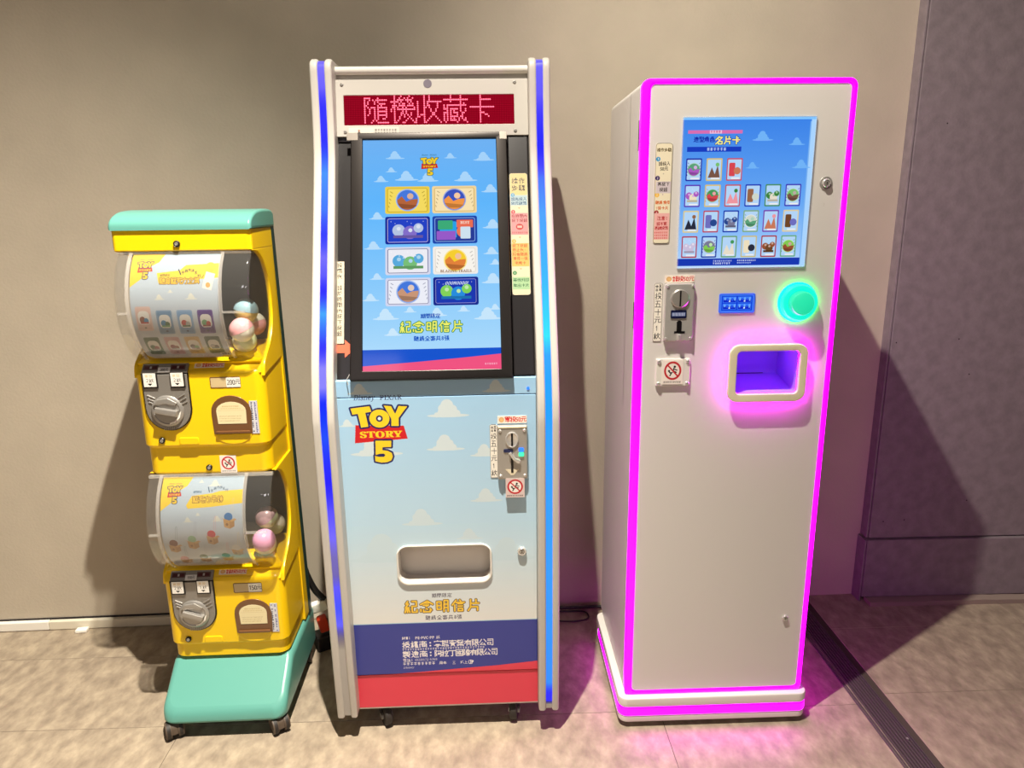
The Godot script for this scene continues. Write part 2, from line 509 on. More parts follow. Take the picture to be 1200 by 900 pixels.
func materials() -> void:
	var m := mat("wall_paint", Color.WHITE, 0.75)
	m.albedo_texture = noise_texture(3, 0.006, Color8(190, 179, 161), Color8(200, 188, 169), 4)
	m.uv1_triplanar = true; m.uv1_world_triplanar = true; m.uv1_scale = Vector3.ONE * 0.6
	m.heightmap_enabled = true; m.heightmap_texture = gray_noise(5, 0.12, 3); m.heightmap_scale = 0.04
	m = mat("panel_paint", Color.WHITE, 0.7)
	m.albedo_texture = noise_texture(11, 0.02, Color8(124, 114, 118), Color8(146, 134, 138), 6)
	m.uv1_triplanar = true; m.uv1_world_triplanar = true; m.uv1_scale = Vector3.ONE * 0.8
	m.heightmap_enabled = true; m.heightmap_texture = gray_noise(6, 0.1, 4); m.heightmap_scale = 0.05
	for k in 3:
		m = mat("floor_stone_%d" % k, Color.WHITE, 0.55)
		m.albedo_texture = noise_texture(21 + k, 0.017, [Color8(130, 116, 101), Color8(134, 120, 104), Color8(126, 113, 99)][k], [Color8(184, 168, 145), Color8(187, 171, 147), Color8(180, 165, 143)][k], 8)
		m.uv1_triplanar = true; m.uv1_world_triplanar = true; m.uv1_scale = Vector3(0.95, 0.9, 0.6); m.uv1_offset = Vector3(0.37, 0.2, 0.11) * k
		m.heightmap_enabled = true; m.heightmap_texture = gray_noise(31 + k, 0.03, 6); m.heightmap_scale = 0.18
	mat("grout", Color8(72, 62, 54), 0.9)
	mat("strip_metal", Color8(112, 98, 104), 0.42, 0.55)
	mat("skirting", Color8(150, 134, 122), 0.7)
	mat("tray_lit_purple", Color8(172, 132, 214), 0.4)  # purple of the light in the chute, put into the base colour
	mat("dark_gap", Color8(34, 28, 30), 0.8)
	mat("low_bounce_ceiling_paint", Color8(112, 106, 100), 0.9)  # unseen ceiling and hall walls, darkened to bounce less light
	mat("low_bounce_hall_paint", Color8(104, 96, 90), 0.9)
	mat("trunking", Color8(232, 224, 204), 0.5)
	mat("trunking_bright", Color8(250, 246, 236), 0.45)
	mat("white_metal", Color8(214, 210, 205), 0.32)
	mat("white_gloss", Color8(224, 220, 212), 0.22)
	mat("white_plastic", Color8(191, 186, 178), 0.4)
	mat("cream", Color8(226, 214, 186), 0.55)
	mat("yellow", Color8(253, 209, 14), 0.3)
	mat("teal", Color8(95, 160, 148), 0.3)
	mat("dark_teal", Color8(20, 62, 62), 0.4)
	mat("black_plastic", Color8(24, 21, 22), 0.35)
	mat("black_satin", Color8(30, 27, 28), 0.3, 0.2)
	mat("bezel_metal", Color8(46, 42, 40), 0.3, 0.75)
	mat("rubber", Color8(40, 34, 30), 0.6)
	mat("caster_gray", Color8(84, 70, 58), 0.5)
	mat("dark_inside", Color8(13, 11, 15), 0.3)
	mat("chrome", Color8(215, 212, 208), 0.22, 0.55)
	mat("cast_metal", Color8(168, 164, 158), 0.32, 0.5)
	m = mat("speckled_metal", Color.WHITE, 0.4, 0.4)
	m.albedo_texture = noise_texture(41, 0.09, Color8(96, 92, 88), Color8(190, 186, 178), 3)
	m.uv1_triplanar = true; m.uv1_scale = Vector3.ONE * 9.0
	mat("brushed_steel", Color8(176, 172, 166), 0.34, 0.5)
	mat("brown_door", Color8(110, 72, 38), 0.12)
	M.brown_door.clearcoat_enabled = true; M.brown_door.clearcoat = 0.6
	mat("slot_gray", Color8(206, 200, 194), 0.6)
	mat("cable_black", Color8(18, 15, 15), 0.45)
	mat("cable_red", Color8(220, 62, 30), 0.4)
	mat("sheet_edge", Color8(228, 224, 214), 0.6)
	m = mat("clear_plastic", Color(0.96, 0.95, 0.93, 0.025), 0.03)
	m.transparency = BaseMaterial3D.TRANSPARENCY_ALPHA
	m = mat("clear_rib", Color(0.95, 0.93, 0.9, 0.16), 0.06)
	m.transparency = BaseMaterial3D.TRANSPARENCY_ALPHA
	mat("capsule_pink", Color8(244, 176, 180), 0.28)
	mat("capsule_mauve", Color8(226, 160, 196), 0.28)
	mat("capsule_dusky", Color8(170, 140, 142), 0.28)
	mat("capsule_white", Color8(236, 234, 216), 0.28)
	mat("capsule_green", Color8(206, 220, 176), 0.28)
	mat("capsule_blue", Color8(150, 186, 196), 0.28)
	mat("capsule_yellow", Color8(226, 214, 120), 0.28)
	glow("magenta_light", Color(1.0, 0.0, 1.0), 3.0, Color8(120, 0, 120))
	glow("cyan_button", Color8(10, 250, 215), 0.95, Color8(20, 120, 105))
	glow("green_ring", Color8(0, 255, 60), 25.0, Color8(20, 120, 60))
	glow("red_dots", Color8(255, 96, 124), 2.7, Color8(60, 6, 12))
	glow("status_blue", Color8(40, 120, 255), 1.6, Color8(10, 30, 80))
	glow("status_green", Color8(60, 255, 160), 1.8, Color8(10, 80, 40))
	glow("lamp_glass", Color8(255, 240, 214), 2.0)


# ------------------------------------------------------------------ nodes
func tag(o: Node3D, label := "", category := "", group := "", kind := "") -> Node3D:
	if label != "": o.set_meta("label", label)
	if category != "": o.set_meta("category", category)
	if group != "": o.set_meta("group", group)
	if kind != "": o.set_meta("kind", kind)
	return o


func base(called: String, at: Vector3, turn := 0.0, parent: Node3D = self) -> Node3D:
	var o := Node3D.new()
	o.name = numbered(called, parent)
	parent.add_child(o, true)
	o.position = at
	o.rotation.y = turn
	return o


func numbered(called: String, parent: Node) -> String:
	if not parent.has_node(NodePath(called)):
		return called
	var k := 1
	while parent.has_node(NodePath("%s_%03d" % [called, k])): k += 1
	return "%s_%03d" % [called, k]


func put(called: String, mesh: Mesh, m: Material, parent: Node3D = self, place := Transform3D()) -> MeshInstance3D:
	var o := MeshInstance3D.new()
	o.name = numbered(called, parent)
	o.mesh = mesh
	o.material_override = m
	parent.add_child(o, true)
	o.transform = place
	return o


func add(called: String, s: Shape, m: Material, parent: Node3D = self, place := Transform3D(), deg := 35.0) -> MeshInstance3D:
	return put(called, s.mesh(deg), m, parent, place)


# a flat printed sheet with thickness
func sheet(called: String, s: Sheet, m: Material, parent: Node3D, x0: float, y0: float, x1: float, y1: float, z: float, place := Transform3D(), r := 0.001, thick := 0.0012) -> MeshInstance3D:
	var b := Shape.new().prism(Shape.rounded(x0, y0, x1, y1, r, 4), z, z + thick, "z").print_on(x0, y0, x1, y1)
	return add(called, b, m, parent, place)


func frame_light(at: Vector3, size: Vector2, facing: Vector3, c: Color, energy: float, called: String) -> void:
	var l := AreaLight3D.new()
	l.name = called
	l.area_size = size
	l.light_color = c
	l.light_energy = energy
	l.area_range = 12.0
	l.shadow_enabled = true
	add_child(l, true)
	l.look_at_from_position(at, at + facing, Vector3.UP if absf(facing.y) < 0.9 else Vector3.FORWARD)


# ------------------------------------------------------------------ lettering shared by the prints
const NAVY := Color(0.085, 0.1, 0.36)
const LOGO_YELLOW := Color(0.955, 0.8, 0.16)
const LOGO_RED := Color(0.79, 0.1, 0.14)


func logo(s: Sheet, x: float, y: float, k: float, studio := true, edge := NAVY, heavy := 1.0) -> void:
	var f := func(q: Array) -> PackedVector2Array:
		var r := PackedVector2Array()
		for i in range(0, q.size(), 2): r.append(Vector2(x + (q[i] - 88) * k, y + (q[i + 1] - 155) * k))
		return r
	if studio:
		s.latin("Disney", x + 50 * k, y - 104 * k, x + 270 * k, y - 28 * k, edge, serif, 16 * k)
		s.latin("PIXAR", x + 330 * k, y - 94 * k, x + 562 * k, y - 44 * k, edge, serif)
	s.poly(f.call([145, 383, 655, 400, 690, 545, 128, 583]), LOGO_RED)
	var tt: PackedVector2Array = f.call([104, 198, 305, 176, 323, 238, 258, 248, 281, 401, 203, 411, 178, 258, 120, 266])
	var yy: PackedVector2Array = f.call([455, 172, 532, 181, 570, 266, 612, 180, 703, 187, 606, 312, 602, 402, 524, 400, 526, 318])
	var c := Vector2(x + (402 - 88) * k, y + (315 - 155) * k)
	s.line(tt, 36 * k * heavy, edge, true)
	s.line(yy, 36 * k * heavy, edge, true)
	s.disc(c, (106 + 18 * heavy) * k, edge, (100 + 18 * heavy) * k)
	s.poly(tt, LOGO_YELLOW); s.poly(yy, LOGO_YELLOW)
	s.disc(c, 107 * k, LOGO_YELLOW, 101 * k)
	s.disc(c, 36 * k, edge); s.disc(c, 19 * k, Color(0.86, 0.9, 0.9))
	s.latin("STORY", x + 95 * k, y + 300 * k, x + 540 * k, y + 372 * k, LOGO_YELLOW, serif_bold, 0.0, 9 * k)
	var five: PackedVector2Array = f.call([345, 560, 515, 563, 510, 634, 418, 634, 413, 668, 470, 676, 512, 700, 522, 742, 505, 785, 460, 806, 400, 810, 333, 794, 330, 730, 380, 744, 428, 742, 442, 724, 428, 708, 385, 708, 338, 722])
	s.line(five, 36 * k * heavy, edge, true)
	s.poly(five, LOGO_YELLOW)


func han(s: Sheet, text: String, x: float, y: float, size: float, wide: float, c: Color, step := 1.06, down := false, edge := 0.0, edge_col := Color.BLACK) -> void:
	s.han(text, x, y, size, wide, c, G, sans_bold, step, down, edge, edge_col)


# the sign with a struck-out figure
func ban_sign(s: Sheet, c: Vector2, r: float) -> void:
	s.disc(c, r, Color8(190, 30, 42)); s.disc(c, r * 0.78, Color8(238, 230, 222))
	var k := Color8(20, 18, 18)
	s.disc(c + Vector2(r * 0.22, -r * 0.42), r * 0.13, k)
	s.line(PackedVector2Array([c + Vector2(r * 0.12, -r * 0.25), c + Vector2(r * 0.06, r * 0.05), c + Vector2(r * 0.4, r * 0.18)]), r * 0.14, k)
	s.line(PackedVector2Array([c + Vector2(r * 0.1, -r * 0.2), c + Vector2(r * 0.5, -r * 0.05)]), r * 0.11, k)
	s.disc(c + Vector2(-r * 0.42, r * 0.02), r * 0.12, k)
	s.line(PackedVector2Array([c + Vector2(-r * 0.36, r * 0.16), c + Vector2(-r * 0.16, r * 0.3), c + Vector2(-r * 0.3, r * 0.52)]), r * 0.14, k)
	s.line(PackedVector2Array([c + Vector2(-r * 0.3, r * 0.2), c + Vector2(-r * 0.02, r * 0.2)]), r * 0.11, k)
	s.line(PackedVector2Array([c + Vector2(-r * 0.62, -r * 0.62), c + Vector2(r * 0.62, r * 0.62)]), r * 0.16, Color8(190, 30, 42))


# a picture card without a figure: frame, ground, medallion and a few plain patches
func card(s: Sheet, x0: float, y0: float, x1: float, y1: float, frame_col: Color, ground: Color, a: Color, b: Color, kind: int) -> void:
	var w := x1 - x0
	var h := y1 - y0
	s.rrect(x0, y0, x1, y1, minf(w, h) * 0.07, frame_col)
	s.rrect(x0 + w * 0.07, y0 + h * 0.06, x1 - w * 0.07, y1 - h * 0.06, minf(w, h) * 0.05, ground)
	var c := Vector2((x0 + x1) / 2, (y0 + y1) / 2)
	if kind == 0:
		var m := minf(w, h)
		s.disc(c, m * 0.41, a.lightened(0.5)); s.disc(c, m * 0.37, a); s.disc(c + Vector2(m * 0.1, -m * 0.14), m * 0.11, b.lightened(0.5))
		var hill := PackedVector2Array()
		for i in 13: hill.append(c + Vector2.from_angle(-0.1 + (PI + 0.1) * i / 12) * m * 0.36)
		hill.append_array(PackedVector2Array([c + Vector2(-m * 0.2, -m * 0.14), c + Vector2(-m * 0.04, m * 0.06), c + Vector2(m * 0.14, -m * 0.02)]))
		s.poly(hill, b)
		s.poly(PackedVector2Array([c + Vector2(-m * 0.34, m * 0.12), c + Vector2(m * 0.34, m * 0.2), c + Vector2(m * 0.2, m * 0.3), c + Vector2(-m * 0.2, m * 0.3)]), b.darkened(0.2))
		for i in 5:
			for e in [-1, 1]:
				s.line(PackedVector2Array([c + Vector2(e * w * (0.33 + 0.02 * i), (i - 2) * h * 0.13), c + Vector2(e * w * (0.38 + 0.01 * i), (i - 2) * h * 0.13 - h * 0.05)]), maxf(2.0, m * 0.025), frame_col.darkened(0.25))
	elif kind == 1:
		s.poly(PackedVector2Array([Vector2(x0 + w * 0.12, y1 - h * 0.14), Vector2(x0 + w * 0.35, y0 + h * 0.4), Vector2(x0 + w * 0.55, y1 - h * 0.3), Vector2(x0 + w * 0.72, y0 + h * 0.3), Vector2(x1 - w * 0.12, y1 - h * 0.14)]), a)
		s.disc(Vector2(x0 + w * 0.7, y0 + h * 0.28), minf(w, h) * 0.12, b)
	elif kind == 2:
		s.rrect(x0 + w * 0.16, y0 + h * 0.2, x0 + w * 0.54, y1 - h * 0.2, h * 0.06, a)
		s.disc(Vector2(x0 + w * 0.68, y0 + h * 0.56), minf(w, h) * 0.22, b)
	else:
		s.disc(Vector2(x0 + w * 0.3, y0 + h * 0.5), minf(w, h) * 0.22, a)
		s.disc(Vector2(x0 + w * 0.55, y0 + h * 0.58), minf(w, h) * 0.24, b)
		s.disc(Vector2(x0 + w * 0.74, y0 + h * 0.42), minf(w, h) * 0.17, a)
		s.rect(x0 + w * 0.18, y0 + h * 0.68, x0 + w * 0.84, y0 + h * 0.78, b.darkened(0.2))
		for i in 9: s.disc(Vector2(x0 + w * (0.13 + 0.09 * i), y0 + h * (0.18 + 0.07 * ((i * 5) % 4))), maxf(1.5, minf(w, h) * 0.018), ground.lightened(0.6))
		for q in [[0.3, 0.44], [0.56, 0.5], [0.74, 0.37]]: s.disc(Vector2(x0 + w * q[0], y0 + h * q[1]), minf(w, h) * 0.07, a.lightened(0.5))


func tiny_text(s: Sheet, x0: float, y: float, x1: float, high: float, c: Color, seed_no: int) -> void:
	var rng := RandomNumberGenerator.new()
	rng.seed = seed_no
	var x := x0
	while x < x1 - high * 0.5:
		var n := rng.randi_range(2, 3)
		for k in n:
			s.rect(x, y + high * k / n, x + high * 0.8, y + high * k / n + maxf(1.0, high * 0.16), c)
		s.rect(x + high * 0.3, y, x + high * 0.45, y + high, c)
		x += high * 1.12


func _ready() -> void:
	# camera
	var cam := Camera3D.new()
	cam.name = "camera"
	add_child(cam)
	var pitch := 0.2396
	var roll := -0.0116
	var cp := cos(pitch)
	var sp := sin(pitch)
	var cr := cos(roll)
	var sr := sin(roll)
	cam.transform = Transform3D(Basis(Vector3(cr, sr * cp, -sr * sp), Vector3(-sr, cr * cp, -cr * sp), Vector3(0, sp, cp)), Vector3(0, 1.5, 0))
	cam.fov = rad_to_deg(2.0 * atan(450.0 / 840.51))
	cam.near = 0.05
	cam.far = 60.0
	cam.current = true
	# environment: a closed room, so the sky only has to be dim
	var env := Environment.new()
	env.background_mode = Environment.BG_COLOR
	env.background_color = Color(0.02, 0.02, 0.02)
	env.tonemap_mode = Environment.TONE_MAPPER_LINEAR
	env.tonemap_exposure = 1.0
	env.sdfgi_enabled = true
	env.ssao_enabled = true
	env.ssil_enabled = true
	var we := WorldEnvironment.new()
	we.name = "environment"
	we.environment = env
	add_child(we)
	# unseen ceiling spotlight, split into three beams to even out the brightness
	for q in [[Vector3(-1.79, 0, 0.07), 26.0, 59.5], [Vector3(2.03, 0, -1.72), 7.4, 53.0], [Vector3(-0.2, 0, -1.12), 1.1, 80.0]]:
		var key := SpotLight3D.new()
		key.name = "unseen_ceiling_spot"
		key.light_color = Color8(255, 246, 230)
		key.light_energy = q[1] * KEY_POWER
		key.light_size = 0.018
		key.spot_angle = q[2]
		key.spot_angle_attenuation = 1.0
		key.spot_range = 12.0
		key.spot_attenuation = 2.0
		key.shadow_enabled = true
		add_child(key, true)
		key.look_at_from_position(KEY, q[0], Vector3.FORWARD)
	# added fill lights behind the camera, out of view
	frame_light(Vector3(-1.3, 3.4, 2.2), Vector2(1.2, 0.6), Vector3.DOWN, Color8(240, 238, 255), FILL, "added_fill_light")
	frame_light(Vector3(1.3, 3.4, 2.2), Vector2(1.2, 0.6), Vector3.DOWN, Color8(240, 238, 255), FILL, "added_fill_light")
	sans = face_font("Droid Sans", 400)
	sans_bold = face_font("Droid Sans", 700)
	serif = face_font("Droid Serif", 400)
	serif_bold = face_font("Droid Serif", 700)
	materials()
	room()
	upright_kiosk()
	screen_kiosk()
	capsule_machine()
	loose_things()


const KEY := Vector3(-0.2, 3.42, -1.13)
const KEY_POWER := 1.22
const FILL := 1.3
const WALL_Z := -2.4897
const WALL_TURN := 0.0568


func structure(o: Node3D) -> Node3D:
	o.set_meta("kind", "structure")
	return o


func room() -> void:
	var turn := Transform3D(Basis(Vector3.UP, WALL_TURN), Vector3(0, 0, WALL_Z))
	structure(add("wall_back", Shape.new().box(Vector3(-4.2, -0.02, -0.15), Vector3(3.2, 3.57, 0)), M.wall_paint, self, turn))
	# the gray boarded pier at the right
	var pier := base("wall_right", Vector3(1.335, 0, -2.47), 0.02)
	structure(pier)
	add("core", Shape.new().box(Vector3(0.032, 0, -0.2), Vector3(2.2, 3.57, -0.064)), M.dark_gap, pier)
	add("panel", Shape.new().box(Vector3(0.022, 0.262, -0.072), Vector3(2.2, 3.56, -0.048), 0.002), M.panel_paint, pier)
	add("panel", Shape.new().box(Vector3(0.013, 0.02, -0.072), Vector3(2.2, 0.258, -0.036), 0.002), M.panel_paint, pier)
	add("edge_trim", Shape.new().box(Vector3(0.013, 0.262, -0.13), Vector3(0.0205, 3.56, -0.051), 0.002), M.panel_paint, pier)
	add("edge_trim", Shape.new().box(Vector3(0.004, 0.0, -0.13), Vector3(0.0115, 0.258, -0.039), 0.002), M.panel_paint, pier)
	var rng := RandomNumberGenerator.new()
	rng.seed = 8
	for q in [[0.105, 1.76], [0.02, 1.02], [0.05, 0.33], [0.13, 0.335], [0.245, 1.03], [0.3, 0.9], [0.36, 0.41]]:
		add("nail_hole", Shape.new().lathe(Vector3(q[0] + 0.02, q[1], -0.048), [[0.0, -0.001], [0.0028, -0.001], [0.0022, 0.0006], [0.0, 0.0006]], "z", 10), M.dark_gap, pier)
	# the ragged skirting below it
	var skirt := Shape.new()
	var top := PackedVector2Array()
	for k in 40:
		top.append(Vector2(0.03 + k * 0.055, 0.018 + rng.randf_range(-0.002, 0.002)))
	var poly := PackedVector2Array([Vector2(0.03 + 39 * 0.055, 0.0), Vector2(0.03, 0.0)])
	for q in top: poly.append(q)
	skirt.prism(poly, -0.05, 0.002, "z")
	structure(add("baseboard_right", skirt, M.skirting, self, pier.transform))
	# unseen walls and ceiling, dark to limit bounced light; then the floor
	structure(add("unseen_wall_left", Shape.new().box(Vector3(-3.35, -0.02, -3.0), Vector3(-3.2, 3.57, 3.2)), M.low_bounce_hall_paint))
	structure(add("unseen_wall_far_right", Shape.new().box(Vector3(3.1, -0.02, -3.0), Vector3(3.25, 3.57, 3.2)), M.low_bounce_hall_paint))
	structure(add("unseen_wall_front", Shape.new().box(Vector3(-3.35, -0.02, 3.0), Vector3(3.25, 3.57, 3.15)), M.low_bounce_hall_paint))
	structure(add("ceiling", Shape.new().box(Vector3(-3.35, 3.54, -3.0), Vector3(3.25, 3.69, 3.2)), M.low_bounce_ceiling_paint))
	var floor_node := structure(base("floor", Vector3(0, 0, -1.885), 0.03))
	add("screed", Shape.new().box(Vector3(-3.6, -0.08, -1.2), Vector3(3.4, -0.0016, 5.2)), M.grout, floor_node)
	var long := 1.44
	var deep := 0.36
	var cols := [[-3.4, 1.072], [1.165, 3.3]]
	for part in 2:
		for row in range(-3, 14):
			var z0 := row * deep - (0.045 if part == 1 else 0.0)
			var off := -1.0 if row % 2 == 0 else -0.89
			var k := -5
			while k < 5:
				var x0: float = maxf(k * long + off, cols[part][0])
				var x1: float = minf((k + 1) * long + off, cols[part][1])
				k += 1
				if x1 - x0 < 0.02: continue
				var lift := rng.randf_range(-0.0004, 0.0002)
				add("tile", Shape.new().prism(PackedVector2Array([Vector2(x0 + 0.0007, z0 + 0.0007), Vector2(x1 - 0.0007, z0 + 0.0007), Vector2(x1 - 0.0007, z0 + deep - 0.0007), Vector2(x0 + 0.0007, z0 + deep - 0.0007)]), -0.006, lift, "y", 0.0008, 1, false), M["floor_stone_%d" % rng.randi_range(0, 2)], floor_node)
	# grooved metal strip let into the floor
	var prof := PackedVector2Array([Vector2(0.0435, -0.012), Vector2(-0.0435, -0.012), Vector2(-0.0435, 0.0025), Vector2(-0.0415, 0.003), Vector2(-0.0395, 0.003), Vector2(-0.039, -0.003)])
	for k in 8:
		var x := -0.0341 + k * 0.00974
		prof.append_array(PackedVector2Array([Vector2(x - 0.0024, -0.003), Vector2(x - 0.002, 0.003), Vector2(x + 0.002, 0.003), Vector2(x + 0.0024, -0.003)]))
	prof.append_array(PackedVector2Array([Vector2(0.039, -0.003), Vector2(0.0395, 0.003), Vector2(0.0415, 0.003), Vector2(0.0435, 0.0025)]))
	structure(add("trim_1", Shape.new().prism(prof, -0.95, 3.0, "z"), M.strip_metal, self, Transform3D(Basis(Vector3.UP, 0.033), Vector3(1.104, 0, -1.7)), 20.0))
	structure(add("trim_2", Shape.new().lathe(Vector3(1.129, 0.0024, -1.765), [[0.0, 0.0008], [0.004, 0.0006], [0.0045, -0.001], [0.0, -0.001]], "y", 14), M.brushed_steel))
	# cable trunking along the foot of the back wall
	var trunk := base("baseboard_back", Vector3(0, 0, WALL_Z), WALL_TURN)
	structure(trunk)
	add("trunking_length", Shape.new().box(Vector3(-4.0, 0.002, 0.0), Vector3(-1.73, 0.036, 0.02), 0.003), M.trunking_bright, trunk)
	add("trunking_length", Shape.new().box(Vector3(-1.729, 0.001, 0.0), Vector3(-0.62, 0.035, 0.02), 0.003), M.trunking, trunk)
	add("dark_top_line", Shape.new().box(Vector3(-4.0, 0.0355, 0.0), Vector3(-0.62, 0.041, 0.004)), M.dark_gap, trunk)  # dark line along the top of the trunking
	# unseen ceiling lamp, placed where the cast shadows point
	var lamp := base("spotlight", KEY + Vector3(0, 0.0, 0))
	tag(lamp, "unseen ceiling spotlight aimed down at the three machines", "spotlight")
	var b := Basis.looking_at(Vector3.DOWN, Vector3.FORWARD)
	add("housing", Shape.new().lathe(Vector3.ZERO, [[0.0, 0.1], [0.035, 0.1], [0.045, 0.09], [0.045, 0.002], [0.04, 0.002], [0.04, 0.03], [0.0, 0.03]], "z"), M.black_plastic, lamp, Transform3D(b, Vector3.ZERO))
	add("lens", Shape.new().lathe(Vector3.ZERO, [[0.0, 0.016], [0.036, 0.016], [0.036, 0.012], [0.0, 0.008]], "z"), M.lamp_glass, lamp, Transform3D(b, Vector3.ZERO))
	add("stem", Shape.new().tube(PackedVector3Array([Vector3(0, 0.05, 0.02), Vector3(0, 0.125, 0.02)]), 0.008), M.black_plastic, lamp)
	for s in [-1.3, 1.3]:
		var p := base("added_fill_panel", Vector3(s, 3.42, 2.2))  # added panel that brightens the fronts of the machines
		tag(p, "added fill light panel on the ceiling near the %s side wall, behind the viewer" % ("left" if s < 0 else "right"), "ceiling light", "added fill panels")
		add("frame", Shape.new().frame(Shape.rounded(-0.63, -0.33, 0.63, 0.33, 0.01), Shape.rounded(-0.6, -0.3, 0.6, 0.3, 0.01), -0.005, 0.1, 0.002, "y"), M.white_plastic, p)
		add("diffuser", Shape.new().box(Vector3(-0.6, 0.0, -0.3), Vector3(0.6, 0.05, 0.3)), M.lamp_glass, p)


func rr(x0: float, y0: float, x1: float, y1: float, r: float, n := 5) -> PackedVector2Array:
	return Shape.rounded(x0, y0, x1, y1, r, n)


func screw(parent: Node3D, x: float, y: float, z: float, r: float, m: Material, place := Transform3D(), called := "screw") -> void:
	var s := Shape.new().lathe(Vector3(x, y, z), [[0.0, -0.001], [r, -0.001], [r, r * 0.25], [r * 0.75, r * 0.55], [r * 0.4, r * 0.6], [r * 0.36, r * 0.3], [0.0, r * 0.3]], "z", 14)
	add(called, s, m, parent, place)


func cam_lock(parent: Node3D, x: float, y: float, r: float, z := 0.0) -> void:
	var o := add("lock", Shape.new().lathe(Vector3(x, y, z), [[0.0, -0.002], [r, -0.002], [r, r * 0.55], [r * 0.86, r * 0.72], [r * 0.66, r * 0.74], [r * 0.6, r * 0.5], [0.0, r * 0.5]], "z", 24), M.chrome, parent)
	add("cylinder", Shape.new().lathe(Vector3(x, y, z), [[0.0, 0.0], [r * 0.52, 0.0], [r * 0.52, r * 0.66], [r * 0.44, r * 0.7], [0.0, r * 0.7]], "z", 20), M.cast_metal, o)
	add("keyhole", Shape.new().box(Vector3(x - r * 0.09, y - r * 0.3, z + r * 0.69), Vector3(x + r * 0.09, y + r * 0.3, z + r * 0.72)), M.dark_inside, o)


# the strip with «pay five ten-unit coins», characters from top to bottom
func coin_strip(parent: Node3D, x0: float, y0: float, x1: float, y1: float, z: float) -> void:
	var s := Sheet.new(112, 760, Color8(236, 230, 218))
	s.line(rr(4, 4, 108, 756, 18), 5, Color8(60, 54, 50), true)
	var k := 0
	for ch in "請投五十元1枚":
		han(s, ch, 14, 20 + k * 104, 86, 7.6, Color8(22, 18, 20), 1.0, true)
		k += 1
	sheet("coin_label", s, printed(s), parent, x0, y0, x1, y1, z, Transform3D(), 0.004)


func red_label(parent: Node3D, x0: float, y0: float, x1: float, y1: float, z: float, text := "請投", place := Transform3D()) -> void:
	var s := Sheet.new(460, 118, Color8(240, 226, 212))
	s.disc(Vector2(62, 60), 40, Color8(214, 158, 96)); s.disc(Vector2(62, 60), 28, Color8(230, 186, 128))
	var red := Color8(206, 36, 40)
	han(s, text, 116, 14, 88, 12.0, red, 0.95)
	s.latin("50", 284, 26, 364, 96, red, sans_bold)
	han(s, "元", 366, 14, 88, 11.0, red)
	sheet("price_label", s, printed(s), parent, x0, y0, x1, y1, z, place)


func ban_label(parent: Node3D, x0: float, y0: float, x1: float, y1: float, z: float, ground := Color8(238, 228, 220)) -> void:
	var s := Sheet.new(260, 280, ground)
	ban_sign(s, Vector2(130, 122), 108)
	tiny_text(s, 20, 244, 244, 22, Color8(40, 32, 32), 5)
	sheet("warning_label", s, printed(s), parent, x0, y0, x1, y1, z)


